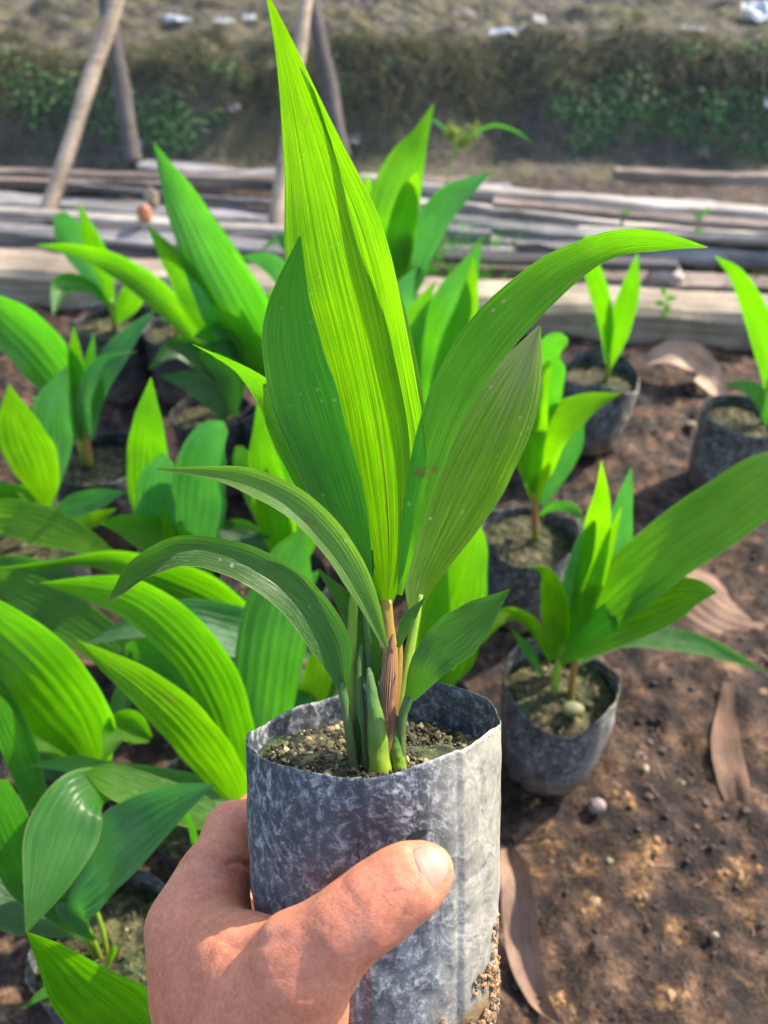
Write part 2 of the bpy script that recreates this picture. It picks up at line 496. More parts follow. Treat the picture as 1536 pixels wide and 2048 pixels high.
M_SOIL = simple('garden_soil', m_soil)
M_BANK = simple('bank_earth', m_bank)
M_CRUMB = simple('soil_crumb', m_crumb)
M_GRAIN = simple('potting_grain', m_grain)
M_POTSOIL = simple('potting_soil', m_potsoil)
M_BAG = simple('black_polybag', lambda k: m_bag(k, 0.85, (0.21, 0.21, 0.205), 0.7, 0.6))
M_BAGD = simple('black_polybag_clean', lambda k: m_bag(k, 0.22, (0.12, 0.13, 0.14), 0.0, 0.5))
M_BAGH = simple('held_polybag', lambda k: m_bag(k, 0.92, (0.25, 0.29, 0.345), 0.80, 0.25, True))
M_SKIN = simple('skin', m_skin)
M_NAIL = simple('nail', m_nail)
M_STEM = simple('stem_green', lambda k: m_stem(k, (0.16, 0.10, 0.03), (0.22, 0.34, 0.02), (0.22, 0.42, 0.02)))
M_STEMG = simple('stem_sheath_green', lambda k: m_stem(k, (0.30, 0.40, 0.02), (0.13, 0.27, 0.03), (0.09, 0.17, 0.05)))
M_STEMB = simple('stem_sheath_brown', lambda k: m_stem(k, (0.22, 0.26, 0.03), (0.30, 0.13, 0.045), (0.34, 0.24, 0.03)))
M_STEMP = simple('petiole_grey_green', lambda k: m_stem(k, (0.13, 0.14, 0.05), (0.12, 0.20, 0.05), (0.07, 0.17, 0.03)))
M_HUSK = simple('dry_sheath', lambda k: m_dry(k, (0.34, 0.13, 0.055), (0.56, 0.31, 0.17)))
M_DRY1 = simple('dry_leaf_tan', lambda k: m_dry(k, (0.20, 0.11, 0.07), (0.34, 0.22, 0.15)))
M_DRY2 = simple('dry_leaf_red_brown', lambda k: m_dry(k, (0.11, 0.05, 0.028), (0.24, 0.125, 0.07)))
M_DRY3 = simple('dry_leaf_pale', lambda k: m_dry(k, (0.34, 0.21, 0.13), (0.50, 0.35, 0.24)))
M_WOODG = simple('weathered_board_grey', lambda k: m_wood(k, (0.13, 0.12, 0.12), (0.28, 0.26, 0.26), (0.46, 0.44, 0.44)))
M_WOODL = simple('weathered_board_pale', lambda k: m_wood(k, (0.24, 0.20, 0.17), (0.48, 0.42, 0.37), (0.66, 0.60, 0.54)))
M_WOODB = simple('weathered_board_brown', lambda k: m_wood(k, (0.13, 0.09, 0.07), (0.27, 0.20, 0.16), (0.42, 0.33, 0.28)))
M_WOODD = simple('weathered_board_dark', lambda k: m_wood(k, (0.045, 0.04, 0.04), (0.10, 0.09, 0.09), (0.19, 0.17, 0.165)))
M_BEAM = simple('bed_beam_wood', lambda k: m_wood(k, (0.20, 0.15, 0.10), (0.42, 0.33, 0.23), (0.60, 0.50, 0.37)))
M_POLE = simple('peeled_pole_wood', lambda k: m_wood(k, (0.30, 0.20, 0.13), (0.52, 0.39, 0.28), (0.68, 0.54, 0.42)))
M_POLED = simple('dark_pole_wood', lambda k: m_wood(k, (0.05, 0.038, 0.034), (0.10, 0.078, 0.07), (0.16, 0.12, 0.11)))


# ------------------------------------------------------------------ shape builders
def leaf(parent, pts, ws, mat, roll=0.0, cup=0.06, pleat=0.008, ribs=7, N=48, M=41, name='leaf', wav=0.06, px=True, seed=None):
    """a pleated blade along pts (base to tip); ws = widths at the points (pixels of the photograph when px)"""
    pts = np.array(pts, float)
    k = len(pts)
    if seed is None: seed = float(rng.random() * 100)
    ws = np.array(ws, float)
    if px:
        ws = np.array([w * depth(p) / F for w, p in zip(ws, pts)])
    rl = np.radians(np.array(roll if hasattr(roll, '__len__') else [roll] * k, float))
    data = catmull(np.column_stack([pts, ws, rl]), N)
    C = data[:, :3]; W = np.maximum(data[:, 3], 0.0002); R = data[:, 4]
    if px: W = W / np.maximum(0.72, np.where(np.abs(R) < 1.0, np.cos(R), 1.0))
    T = np.gradient(C, axis=0)
    sv = np.linspace(-1, 1, M)
    prev = None
    svw = sv + 0.10 * vnoise(sv * 2.0 + seed, sv * 0 + 1.7, seed)
    tri = np.abs(((svw * 0.5 + 0.5) * ribs * 2 + 0.5) % 2 - 1) * 2 - 1
    tri = tri * (0.55 + 0.6 * np.abs(vnoise(sv * 3.1 + seed, sv * 0 + 4.0, 1.0)))
    tt = np.linspace(0, 1, N)
    S2 = np.zeros((N, 3)); N2 = np.zeros((N, 3)); sign = 1
    for i in range(N):
        t = norm(T[i]); view = norm(CP - C[i])
        s = np.cross(t, view)
        s = norm(s) if np.linalg.norm(s) > 0.08 else (prev if prev is not None else norm(s))
        s = norm(s - t * np.dot(s, t))
        if prev is not None and np.dot(s, prev) < 0: s = -s
        prev = s
        n = np.cross(s, t)
        if i == 0: sign = 1 if np.dot(n, view) > 0 else -1
        n = n * sign
        c, sn = math.cos(R[i]), math.sin(R[i])
        S2[i] = s * c + n * sn; N2[i] = n * c - s * sn
    env = np.sin(math.pi * tt) ** 0.5
    und = vnoise(tt[:, None] * 5 + seed + 0 * sv, 0 * tt[:, None] + sv * 0.8 + seed, 3.3) * wav * W[:, None] * (0.3 + np.abs(sv))[None]
    wn2 = 1 + 0.035 * vnoise(tt * 9 + seed, tt * 0 + 2.0)
    fl = 1.0 - 0.9 * np.clip((tt - 0.8) / 0.2, 0, 1)
    off = cup * W[:, None] * (sv ** 2)[None] + pleat * W[:, None] * tri[None] * (env * fl)[:, None] + und
    V = C[:, None] + S2[:, None] * (W * wn2 / 2)[:, None, None] * sv[None, :, None] + N2[:, None] * off[..., None]
    V = V.reshape(-1, 3)
    UV = np.stack([np.repeat(tt, M), np.tile((sv + 1) / 2, N)], -1)
    faces = [(i * M + j, i * M + j + 1, (i + 1) * M + j + 1, (i + 1) * M + j) for i in range(N - 1) for j in range(M - 1)]
    return link(name, V, faces, mat, parent, uv=UV)


def tube(name, pts, rad, mat, parent=None, N=26, M=12, rough=0.0, flatten=1.0, closed=True):
    data = catmull(np.column_stack([np.array(pts, float), np.array(rad, float)]), N)
    C = data[:, :3]; Rr = np.maximum(data[:, 3], 1e-5)
    T = np.gradient(C, axis=0)
    up = np.array([0.3, -1, 0.2]); V = []; UV = []
    sd = float(rng.random() * 50)
    for i in range(N):
        t = norm(T[i]); a = norm(np.cross(t, up)); b = np.cross(t, a)
        for j in range(M):
            th = 2 * math.pi * j / M
            r = Rr[i] * (1 + rough * float(vnoise(np.array([i * 0.35 + sd]), np.array([math.cos(th) * 1.3 + sd]), math.sin(th) * 1.3)[0]))
            V.append(C[i] + a * r * math.cos(th) + b * r * math.sin(th) * flatten)
            UV.append((i / (N - 1), j / M))
    F_ = [(i * M + j, i * M + (j + 1) % M, (i + 1) * M + (j + 1) % M, (i + 1) * M + j) for i in range(N - 1) for j in range(M)]
    if closed:
        V.append(C[0]); UV.append((0, 0)); V.append(C[-1]); UV.append((1, 0))
        c0 = len(V) - 2
        F_ += [(c0, (j + 1) % M, j) for j in range(M)]
        F_ += [(c0 + 1, (N - 1) * M + j, (N - 1) * M + (j + 1) % M) for j in range(M)]
    return link(name, V, F_, mat, parent, uv=UV)


def bag(parent, base, X, Yb, A, R, H, soil_h, mat, seed, amp=1.0, rimf=None, M=120, K=44, foot=0.86, crease=(), corner=0.05, rnd=0.10, grains=500):
    """polybag: base = centre of the foot, A = axis, X/Yb = right and away; outer wall, rim, inner wall to the soil"""
    th = np.linspace(0, 2 * math.pi, M, endpoint=False)
    rim = rimf(th) if rimf else (0.004 * np.sin(2 * th + seed) + 0.0028 * vnoise(np.cos(th) * 2.2 + seed, np.sin(th) * 2.2, seed)) * amp

    def ring(z, inner=False):
        f = z / H
        zz = z + rim * max(0.0, (f - 0.55) / 0.45) ** 1.3
        r = R * (foot + (1 - foot) * min(1, f / 0.55) ** 0.7) * np.ones(M)
        if f < rnd: r = r * (0.70 + 0.30 * math.sqrt(max(0, 1 - (1 - f / rnd) ** 2)))
        r = r * (1 + corner * (np.abs(np.cos(th + 0.15 * math.sin(seed))) ** 10) * f)
        w = fbm(np.cos(th) * 2.0 + seed, np.sin(th) * 2.0 + seed * 1.7, f * 3.2, 3)
        w2 = np.abs(vnoise(np.cos(th) * 5 + seed, np.sin(th) * 5 + f * 2.5, f * 5 + seed))
        am = (0.55 + 1.0 * (1 - f) ** 2) * amp
        r = r + R * 0.030 * am * w - R * 0.030 * am * (1 - w2) ** 3
        r = r + R * 0.03 * amp * max(0, f - 0.75) / 0.25 * np.sin(3 * th + seed * 2)
        for (tc, dz) in crease:
            r = r - R * 0.020 * np.exp(-((th - tc) / 0.020) ** 2)
            r = r + R * 0.010 * np.exp(-((th - tc - 0.06) / 0.05) ** 2)
        if inner: r = r - 0.00022
        return np.array([np.asarray(base) + X * (r[j] * math.cos(th[j])) + Yb * (r[j] * math.sin(th[j])) + A * zz[j] for j in range(M)])

    zs = np.concatenate([0.10 * np.linspace(0, 1, 7) ** 1.7 * H, np.linspace(0.10, 1.0, K - 7)[1:] * H])
    rings = [ring(z) for z in zs] + [ring(z, True) for z in np.linspace(1.0, (soil_h - 0.012) / H, 14) * H]
    V = np.vstack(rings + [np.asarray(base)[None, :] + A * 0.001])
    n = len(rings)
    F_ = [(i * M + j, i * M + (j + 1) % M, (i + 1) * M + (j + 1) % M, (i + 1) * M + j) for i in range(n - 1) for j in range(M)]
    F_ += [(n * M, (j + 1) % M, j) for j in range(M)]
    vz = list(zs / H) + list(np.linspace(1.0, (soil_h - 0.012) / H, 14)) + [0.0]
    UVb = [(j / M, vz[i]) for i in range(n) for j in range(M)] + [(0.0, 0.0)]
    link('bag', V, F_, mat, parent, uv=UVb)
    # soil
    K2 = 26
    rs = ring(soil_h, True)
    V = []
    cc = np.asarray(base) + A * soil_h
    for i in range(K2 + 1):
        f = i / K2
        for j in range(M):
            p = cc + (rs[j] - cc - A * np.dot(rs[j] - cc, A)) * f * 1.0
            x, y = np.dot(p - cc, X), np.dot(p - cc, Yb)
            V.append(p + A * (0.0032 * float(fbm(x * 55 + seed, y * 55, seed, 1)) - 0.004 * f ** 4 * 0.5))
    V = np.array(V)
    x = (V - cc) @ X; y = (V - cc) @ Yb
    V = V + np.outer(0.0016 * fbm(x * 170 + seed, y * 170, 1.0, 3), A)
    F_ = [(i * M + j, i * M + (j + 1) % M, (i + 1) * M + (j + 1) % M, (i + 1) * M + j) for i in range(K2) for j in range(M)]
    so_ = link('soil', V, F_, M_POTSOIL, parent)
    rg = np.random.default_rng(int(seed * 10)); m = grains
    a_ = rg.random(m) * 6.283; q_ = np.sqrt(rg.random(m)) * R * 0.9
    gp = cc + np.outer(q_ * np.cos(a_), X) + np.outer(q_ * np.sin(a_), Yb) + np.outer(0.0004 + 0.0012 * rg.random(m), A)
    go = lumps('soil_grains', gp, 0.0003 + 0.0011 * rg.random(m) ** 3, 0.40 + 0.60 * rg.random(m) ** 2.6, M_GRAIN, parent, seed=int(seed * 7) + 1)
    go['kind'] = 'stuff'
    return cc


def lumps(name, pos, rad, tint, mat, parent=None, seed=1):
    """many small irregular clods in one mesh (used for soil nobody could count)"""
    r = np.random.default_rng(seed)
    t = (1 + 5 ** .5) / 2
    b = np.array([(-1, t, 0), (1, t, 0), (-1, -t, 0), (1, -t, 0), (0, -1, t), (0, 1, t), (0, -1, -t), (0, 1, -t), (t, 0, -1), (t, 0, 1), (-t, 0, -1), (-t, 0, 1)]) / 1.9
    f = np.array([(0, 11, 5), (0, 5, 1), (0, 1, 7), (0, 7, 10), (0, 10, 11), (1, 5, 9), (5, 11, 4), (11, 10, 2), (10, 7, 6), (7, 1, 8), (3, 9, 4), (3, 4, 2), (3, 2, 6), (3, 6, 8), (3, 8, 9), (4, 9, 5), (2, 4, 11), (6, 2, 10), (8, 6, 7), (9, 8, 1)])
    n = len(pos)
    V = b[None] * (1 + 0.7 * (r.random((n, 12, 1)) - 0.5))
    ax = 0.65 + 0.7 * r.random((n, 1, 3)); ax[:, :, 2] *= 0.75
    V = V * ax * np.asarray(rad)[:, None, None]
    a = r.random(n) * 6.28
    ca, sa = np.cos(a)[:, None], np.sin(a)[:, None]
    x = V[:, :, 0] * ca - V[:, :, 1] * sa; y = V[:, :, 0] * sa + V[:, :, 1] * ca
    V[:, :, 0], V[:, :, 1] = x, y
    V = V + np.asarray(pos)[:, None, :]
    FF = (f[None] + 12 * np.arange(n)[:, None, None]).reshape(-1, 3)
    return link(name, V.reshape(-1, 3), FF, mat, parent, attr=np.repeat(tint, 12), smooth=False)


# ------------------------------------------------------------------ terrain
def hground(x, y):
    x = np.asarray(x, float); y = np.asarray(y, float)
    h = 0.006 * fbm(x * 7 + 3, y * 7, 0, 3) + 0.0035 * fbm(x * 34, y * 34 + 9, 0, 3)
    r = np.abs(fbm(x * 20 + 40, y * 20, 2.0, 3)); h = h + 0.006 * np.clip(r - 0.35, 0, 1)
    h = h + 0.0040 * np.clip(np.abs(fbm(x * 60 + 11, y * 60, 5.0, 2)) - 0.25, 0, 1) + 0.0016 * vnoise(x * 150, y * 150, 2.0)
    # earth bank behind the boards
    yb = 1.875 + 0.045 * vnoise(x * 2.3 + 5, x * 0, 0) + 0.03 * vnoise(x * 7, x * 0 + 3, 0)
    yt = yb + 0.24 + 0.10 * vnoise(x * 4, x * 0 + 8, 0)
    f = np.clip((y - yb) / (yt - yb), 0, 1)
    s = f * f * (3 - 2 * f)
    top = 0.20 + 0.02 * vnoise(x * 3, y * 3, 4) + 0.010 * np.clip(y - 2.1, 0, 3)
    near = np.clip((y - 1.7) * 4, 0, 1) * (y < 8)
    h = h * (1 - near) + near * (s * top + 0.018 * fbm(x * 12, y * 12 + 4, 1.5, 4) * (0.5 + s))
    far = np.clip((y - 6) / 6, 0, 1)
    return h * (1 - far) + 0.24 * far * (y > 3)


def axis(lo, hi, step, far, n):
    core = np.arange(lo, hi + 1e-9, step)
    g = np.geomspace(step, 1.0, n)
    right = hi + np.cumsum(g) / np.cumsum(g)[-1] * (far - hi)
    left = lo - np.cumsum(g) / np.cumsum(g)[-1] * (far + lo)
    return np.concatenate([left[::-1], core, right])


def outer(lo, hi, step, far, n):
    g = np.cumsum(np.geomspace(step, 40, n)); g = g / g[-1]
    return lo - (g * (far + lo))[::-1], hi + g * (far - hi)


xa = np.arange(-0.62, 0.62, 0.0036)
xb = np.arange(0.63, 1.55, 0.012)
core = np.concatenate([-xb[::-1], xa, xb])
l_, r_ = outer(core[0], core[-1], 0.02, 150, 34)
xs = np.concatenate([l_, core, r_])
core = np.concatenate([np.arange(0.02, 1.05, 0.0036), np.arange(1.06, 3.2, 0.011)])
l_, r_ = outer(core[0], core[-1], 0.02, 150, 34)
ys = np.concatenate([l_, core, r_])
XX, YY = np.meshgrid(xs, ys)
ZZ = hground(XX, YY)
Vg = np.stack([XX, YY, ZZ], -1).reshape(-1, 3)

# ochre clods where the photograph shows them: (u, v, radius)
OC = []
for (u, v, s, m) in [(1285, 1730, 34, 26), (1300, 1705, 26, 20), (1278, 1790, 22, 14), (1190, 1830, 22, 14), (1350, 1860, 26, 14), (1480, 1740, 30, 18), (1445, 1755, 18, 8),
                     (1500, 1820, 26, 12), (1120, 2010, 30, 14), (1250, 1600, 24, 8), (1180, 1740, 22, 8), (1340, 2000, 30, 10), (1090, 1670, 26, 10), (1270, 830, 26, 8), (1230, 1000, 22, 6), (60, 1330, 30, 8), (1060, 1600, 20, 8)]:
    for q in range(m):
        g = G(u + rng.normal() * s * 0.5, v + rng.normal() * s * 0.5, 0.0)
        OC.append((g[0], g[1], 0.0007 + 0.0024 * rng.random() ** 3, 0.84 + 0.07 * rng.random()))
OC = np.array(OC)
ochre = np.zeros(len(Vg)); nearm = np.where((Vg[:, 1] < 1.2) & (Vg[:, 1] > 0.02) & (np.abs(Vg[:, 0]) < 0.7))[0]
for (ox, oy, _, _) in OC:
    d2 = (Vg[nearm, 0] - ox) ** 2 + (Vg[nearm, 1] - oy) ** 2
    ochre[nearm] = np.maximum(ochre[nearm], 0.8 * np.exp(-d2 / 0.0032 ** 2))
Vg[nearm, 2] += 0.004 * ochre[nearm] * (0.6 + 0.8 * fbm(Vg[nearm, 0] * 130, Vg[nearm, 1] * 130, 0.0, 2))
nx, ny = len(xs), len(ys)
ii = np.arange(nx * ny).reshape(ny, nx)
Fg = np.stack([ii[:-1, :-1], ii[:-1, 1:], ii[1:, 1:], ii[1:, :-1]], -1).reshape(-1, 4)
me = bpy.data.meshes.new('ground')
me.vertices.add(len(Vg)); me.vertices.foreach_set('co', Vg.ravel())
me.loops.add(Fg.size); me.loops.foreach_set('vertex_index', Fg.ravel())
me.polygons.add(len(Fg)); me.polygons.foreach_set('loop_start', np.arange(0, Fg.size, 4)); me.polygons.foreach_set('loop_total', np.full(len(Fg), 4))
me.update(); me.validate(); me.shade_smooth()
me.materials.append(M_SOIL); me.materials.append(M_BANK)
cy = Vg[Fg][:, :, 1].mean(axis=1)
me.polygons.foreach_set('material_index', (cy > 1.80).astype(np.int32))
oa = me.attributes.new('ochre', 'FLOAT', 'POINT'); oa.data.foreach_set('value', np.clip(ochre, 0, 1).astype(np.float32))
ground = bpy.data.objects.new('ground', me); scn.collection.objects.link(ground)
tag(ground, 'dark damp earth of the nursery bed rising into a bank behind', None, kind='structure')

# ------------------------------------------------------------------ clods and crumbs of soil
n = 42000
px_ = rng.random(n) * 1.9 - 0.75; py_ = 0.06 + rng.random(n) ** 1.2 * 1.35
keep = np.abs(px_) < 0.35 + py_ * 0.5
px_, py_ = px_[keep], py_[keep]
clump = fbm(px_ * 9 + 3, py_ * 9, 0.0, 3)
rad = 0.0005 + 0.0019 * rng.random(len(px_)) ** 5 * (1 + np.clip(clump, 0, 1))
tint = np.clip(0.36 + 0.30 * rng.standard_normal(len(px_)) * 0.6 + 0.42 * np.clip(clump - 0.25, 0, 1), 0, 0.97)
pos = np.stack([px_, py_, hground(px_, py_) + rad * 0.25], -1)
tag(lumps('soil_crumbs', pos, rad, tint, M_CRUMB, seed=4), 'loose crumbs and grains of soil strewn over the bed', None, kind='stuff')

pos = np.stack([OC[:, 0], OC[:, 1], hground(OC[:, 0], OC[:, 1]) + OC[:, 2] * 0.35], -1)
tag(lumps('ochre_soil_clods', pos, OC[:, 2], OC[:, 3], M_CRUMB, seed=9), 'crumbling ochre clods of subsoil lying in patches on the dark bed', None, kind='stuff')

def straws():
    r = np.random.default_rng(33); V = []; F_ = []; UV = []
    m = 420
    x = r.random(m) * 1.5 - 0.55; y = 0.08 + r.random(m) * 0.95; an = r.random(m) * 6.283; L_ = 0.006 + 0.022 * r.random(m) ** 2
    for q in range(m):
        d = np.array([math.cos(an[q]), math.sin(an[q])]); bend = r.normal() * 0.35; k0 = len(V)
        for i, t_ in enumerate(np.linspace(-0.5, 0.5, 6)):
            p = np.array([x[q], y[q]]) + d * L_[q] * t_ + np.array([-d[1], d[0]]) * bend * L_[q] * (t_ * t_)
            z = float(hground(p[0], p[1])) + 0.0012 + 0.002 * r.random() * (abs(t_) > 0.3)
            w = 0.0004
            V += [(p[0] - d[1] * w, p[1] + d[0] * w, z), (p[0] + d[1] * w, p[1] - d[0] * w, z + 0.0003)]; UV += [(t_, 0), (t_, 1)]
            if i: F_.append((k0 + 2 * i - 2, k0 + 2 * i - 1, k0 + 2 * i + 1, k0 + 2 * i))
    return tag(link('straw_bits', V, F_, M_DRY1, None, uv=UV), 'short dry rootlets and straw bits scattered over the soil', None, kind='stuff')


straws()

# ------------------------------------------------------------------ boards, beam and poles
def board(name, p1, p2, w, th, mat, label, cat='board', group=None, tilt=0.0, rough=0.12, ext=0.0, sag=0.0, NL=60):
    """a plank from p1 to p2 (points on its top centre line)"""
    p1 = np.array(p1, float); p2 = np.array(p2, float)
    d = norm(p2 - p1); p1 = p1 - d * ext; p2 = p2 + d * ext
    L = np.linalg.norm(p2 - p1)
    side = norm(np.cross(d, [0, 0, 1])); side = norm(side * math.cos(tilt) + np.array([0, 0, 1]) * math.sin(tilt)); up = np.cross(side, d)
    if up[2] < 0: up = -up
    prof = []
    c = min(w, th) * 0.14
    for (a, b) in [(-w / 2, -th + c), (-w / 2, -c), (-w / 2 + c, 0), (-w / 6, 0.0004), (w / 6, -0.0004), (w / 2 - c, 0), (w / 2, -c), (w / 2, -th + c), (w / 2 - c, -th), (-w / 2 + c, -th)]:
        prof.append((a, b))
    K = len(prof); V = []
    sd = float(rng.random() * 90)
    for i in range(NL + 1):
        f = i / NL
        for k_, (a, b) in enumerate(prof):
            e = rough * th * float(fbm(np.array([f * L * 11 + sd]), np.array([k_ * 0.8 + sd]), 0.5, 3)[0])
            e2 = min(0.16, rough) * w * 0.6 * float(fbm(np.array([f * L * 4 + sd]), np.array([(a > 0) * 3.1]), 2.5, 3)[0])
            V.append(p1 + d * L * f + side * (a + e2) + up * (b + e - sag * 4 * f * (1 - f)))
    F_ = [(i * K + j, i * K + (j + 1) % K, (i + 1) * K + (j + 1) % K, (i + 1) * K + j) for i in range(NL) for j in range(K)]
    F_ += [tuple(range(K))[::-1], tuple(NL * K + j for j in range(K))]
    # local frame along the board so that the grain follows it
    V = np.array(V)
    o = link(name, V, F_, mat, None, smooth=False)
    rot = Matrix((Vector(d), Vector(side), Vector(up))).transposed()
    me_ = o.data
    me_.transform(rot.inverted().to_4x4())
    o.rotation_euler = rot.to_euler()
    tag(o, label, cat, group)
    return o


pl = G(-30, 540, 0.055); pr = G(1566, 636, 0.055)
side = norm(np.cross(norm(pr - pl), [0, 0, 1]))
if side[1] < 0: side = -side
board('bed_edge_beam', pl + side * 0.042, pr + side * 0.042, 0.088, 0.075, M_BEAM, 'long weathered wooden beam edging the back of the nursery bed', 'beam', ext=0.9, rough=0.07, NL=120)

GB = 'old boards lying behind the bed'
BD = [  # u1 v1 u2 v2 height width thick mat label
    (-40, 352, 640, 356, 0.035, 0.052, 0.02, M_WOODB, 'brown narrow board, rearmost of the pile behind the left pole', 0.02),
    (300, 326, 1000, 372, 0.050, 0.060, 0.02, M_WOODG, 'grey weathered board lying slantwise behind the tallest leaf tip', 0.0),
    (-40, 388, 600, 428, 0.050, 0.066, 0.022, M_WOODG, 'silvery board lying behind the foot of the left pale pole', 0.0),
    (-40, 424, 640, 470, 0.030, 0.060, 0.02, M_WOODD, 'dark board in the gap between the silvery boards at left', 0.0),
    (-40, 462, 620, 486, 0.035, 0.055, 0.02, M_WOODG, 'grey board under the foot of the left pale pole', 0.0),
    (-40, 500, 700, 520, 0.028, 0.060, 0.02, M_WOODB, 'brown board lying right behind the bed beam at left', 0.0),
    (740, 352, 1600, 424, 0.060, 0.058, 0.022, M_WOODL, 'palest long board slanting across the right side of the pile', 0.0),
    (700, 378, 1600, 470, 0.042, 0.060, 0.02, M_WOODL, 'pale board just in front of the palest slanting board', 0.0),
    (1250, 338, 1650, 350, 0.075, 0.046, 0.022, M_WOODB, 'short brown board with ragged end, topmost at the right', 0.0),
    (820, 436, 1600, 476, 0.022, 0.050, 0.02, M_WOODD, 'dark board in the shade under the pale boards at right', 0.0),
    (840, 462, 1600, 512, 0.030, 0.046, 0.02, M_WOODG, 'thin grey board across the middle right of the pile', 0.0),
    (780, 520, 1640, 566, 0.022, 0.070, 0.02, M_WOODB, 'broad brown board right behind the bed beam at right', 0.0),
]
BD += [
    (-40, 334, 560, 352, 0.062, 0.022, 0.012, M_WOODB, 'thin brown lath resting on the rearmost boards at left', 0.15),
    (150, 366, 620, 404, 0.066, 0.024, 0.011, M_WOODD, 'thin dark lath lying across the silvery boards at left', -0.2),
    (-40, 410, 330, 436, 0.066, 0.026, 0.012, M_WOODL, 'thin pale lath crossing behind the foot of the left pale pole', 0.1),
    (-40, 446, 300, 470, 0.052, 0.030, 0.012, M_WOODG, 'short grey lath with its end just right of the left pole foot', 0.2),
    (430, 452, 760, 446, 0.052, 0.024, 0.012, M_WOODB, 'thin brown lath behind the foot of the second pale pole', -0.1),
    (760, 412, 1250, 470, 0.062, 0.022, 0.012, M_WOODG, 'thin grey lath sloping below the pale boards, centre right', 0.25),
    (1010, 398, 1640, 452, 0.074, 0.026, 0.012, M_WOODB, 'thin brown lath lying on the pale boards at right', 0.1),
    (1180, 456, 1640, 470, 0.058, 0.024, 0.012, M_WOODL, 'thin pale lath above the thin grey board at right', -0.15),
    (860, 500, 1330, 520, 0.050, 0.026, 0.012, M_WOODD, 'thin dark lath over the broad brown board at right', 0.15),
]
for (u1, v1, u2, v2, h, w, t_, m_, lab, ti) in BD:
    board('old_board', G(u1, v1, h), G(u2, v2, h), w * (0.86 if w > 0.04 else 1.0), t_ * 0.8, m_, lab, 'board', GB, tilt=ti + 0.05 * math.sin(u1 + v1), ext=0.02 if u1 > 0 else 0.35, sag=0.004, rough=0.3)


def pole(pb, pt, r, mat, label, ext, name='wooden_pole'):
    pb = np.array(pb); pt = np.array(pt); d = norm(pt - pb)
    L = np.linalg.norm(pt - pb)
    top = pt + d * ext
    n_ = 9
    pts = [pb + (top - pb) * k_ / (n_ - 1) + np.array([0.0012 * math.sin(k_ * 1.9 + r * 900), 0, 0]) for k_ in range(n_)]
    o = tube(name, pts, [r * (1.02 - 0.02 * k_) * (1.0 + 0.10 * math.sin(k_ * 2.7 + r * 500)) for k_ in range(n_)], mat, None, N=60, M=16, rough=0.07)
    o.data.transform(Matrix.Identity(4))
    tag(o, label, 'pole', 'poles leaning behind the bed')
    return o


p1 = G(90, 442, 0.04); dz = depth(p1)
pole(p1, P(236, -8, dz * 0.985), 0.0140, M_POLE, 'pale peeled wooden pole leaning right at the upper left', 0.45)
p2 = G(545, 492, 0.03); dz = depth(p2)
pole(p2, P(614, -8, dz * 1.0), 0.0130, M_POLE, 'pale pole standing behind the tallest held leaf', 0.45)
p3 = G(270, 332, 0.04); dz = depth(p3)
pole(p3, P(212, -8, dz * 0.99), 0.018, M_POLED, 'dark pole crossing behind the pale left pole', 0.3)
p4 = G(688, 322, 0.04); dz = depth(p4)
pole(p4, P(622, -8, dz * 0.99), 0.018, M_POLED, 'dark pole leaning left just right of the tallest leaf', 0.3)

# ------------------------------------------------------------------ plants
SPOT = {}


def pot(key, u, v, wpx, label, mat=M_BAG, h=0.100, amp=1.0, tilt=(0, 0), seed=None, foot=0.88, soil=0.014):
    c = G(u, v, h); R = wpx / 2 / F * depth(c)
    seed = seed if seed is not None else float(rng.random() * 40 + 1)
    t = thing('potted_seedling', label, 'potted plant', (c[0], c[1], 0.0), 'palm seedlings in black polybags')
    A = norm([tilt[0], tilt[1], 1]); X = norm(np.cross([0, 1, 0], A)); Yb = np.cross(A, X)
    cc = bag(t, np.array([c[0], c[1], 0.003]), X, Yb, A, R, h - 0.003, h - 0.003 - soil, mat, seed, amp, foot=foot, M=96, K=34)
    SPOT[key] = (t, cc, depth(cc))
    return t


def L(key, pts, w, mat='mid', d=(1.0, 0.9), root=True, **kw):
    """leaf of the plant in pot key; pts in photograph pixels from base to tip, d = depth factors base .. tip"""
    t, cc, dd = SPOT[key]
    n_ = len(pts)
    f = np.interp(np.linspace(0, 1, n_), np.linspace(0, 1, len(d)), d)
    p3d = [P(u, v, dd * q) for (u, v), q in zip(pts, f)]
    if 'roll' not in kw and pts[-1][1] < pts[0][1] - 120: kw['roll'] = 34
    return leaf(t, p3d, w, LM[mat], **kw)


def S(key, pts, r, mat=None, d=(1.0, 0.97), name='stem'):
    t, cc, dd = SPOT[key]
    n_ = len(pts)
    f = np.interp(np.linspace(0, 1, n_), np.linspace(0, 1, len(d)), d)
    p3d = [P(u, v, dd * q) for (u, v), q in zip(pts, f)]
    p3d[0] = p3d[0] - np.array([0, 0, 0.004])
    rr = [a * dd / F for a in r]
    return tube(name, p3d, rr, mat or M_STEM, t, N=16, M=10)


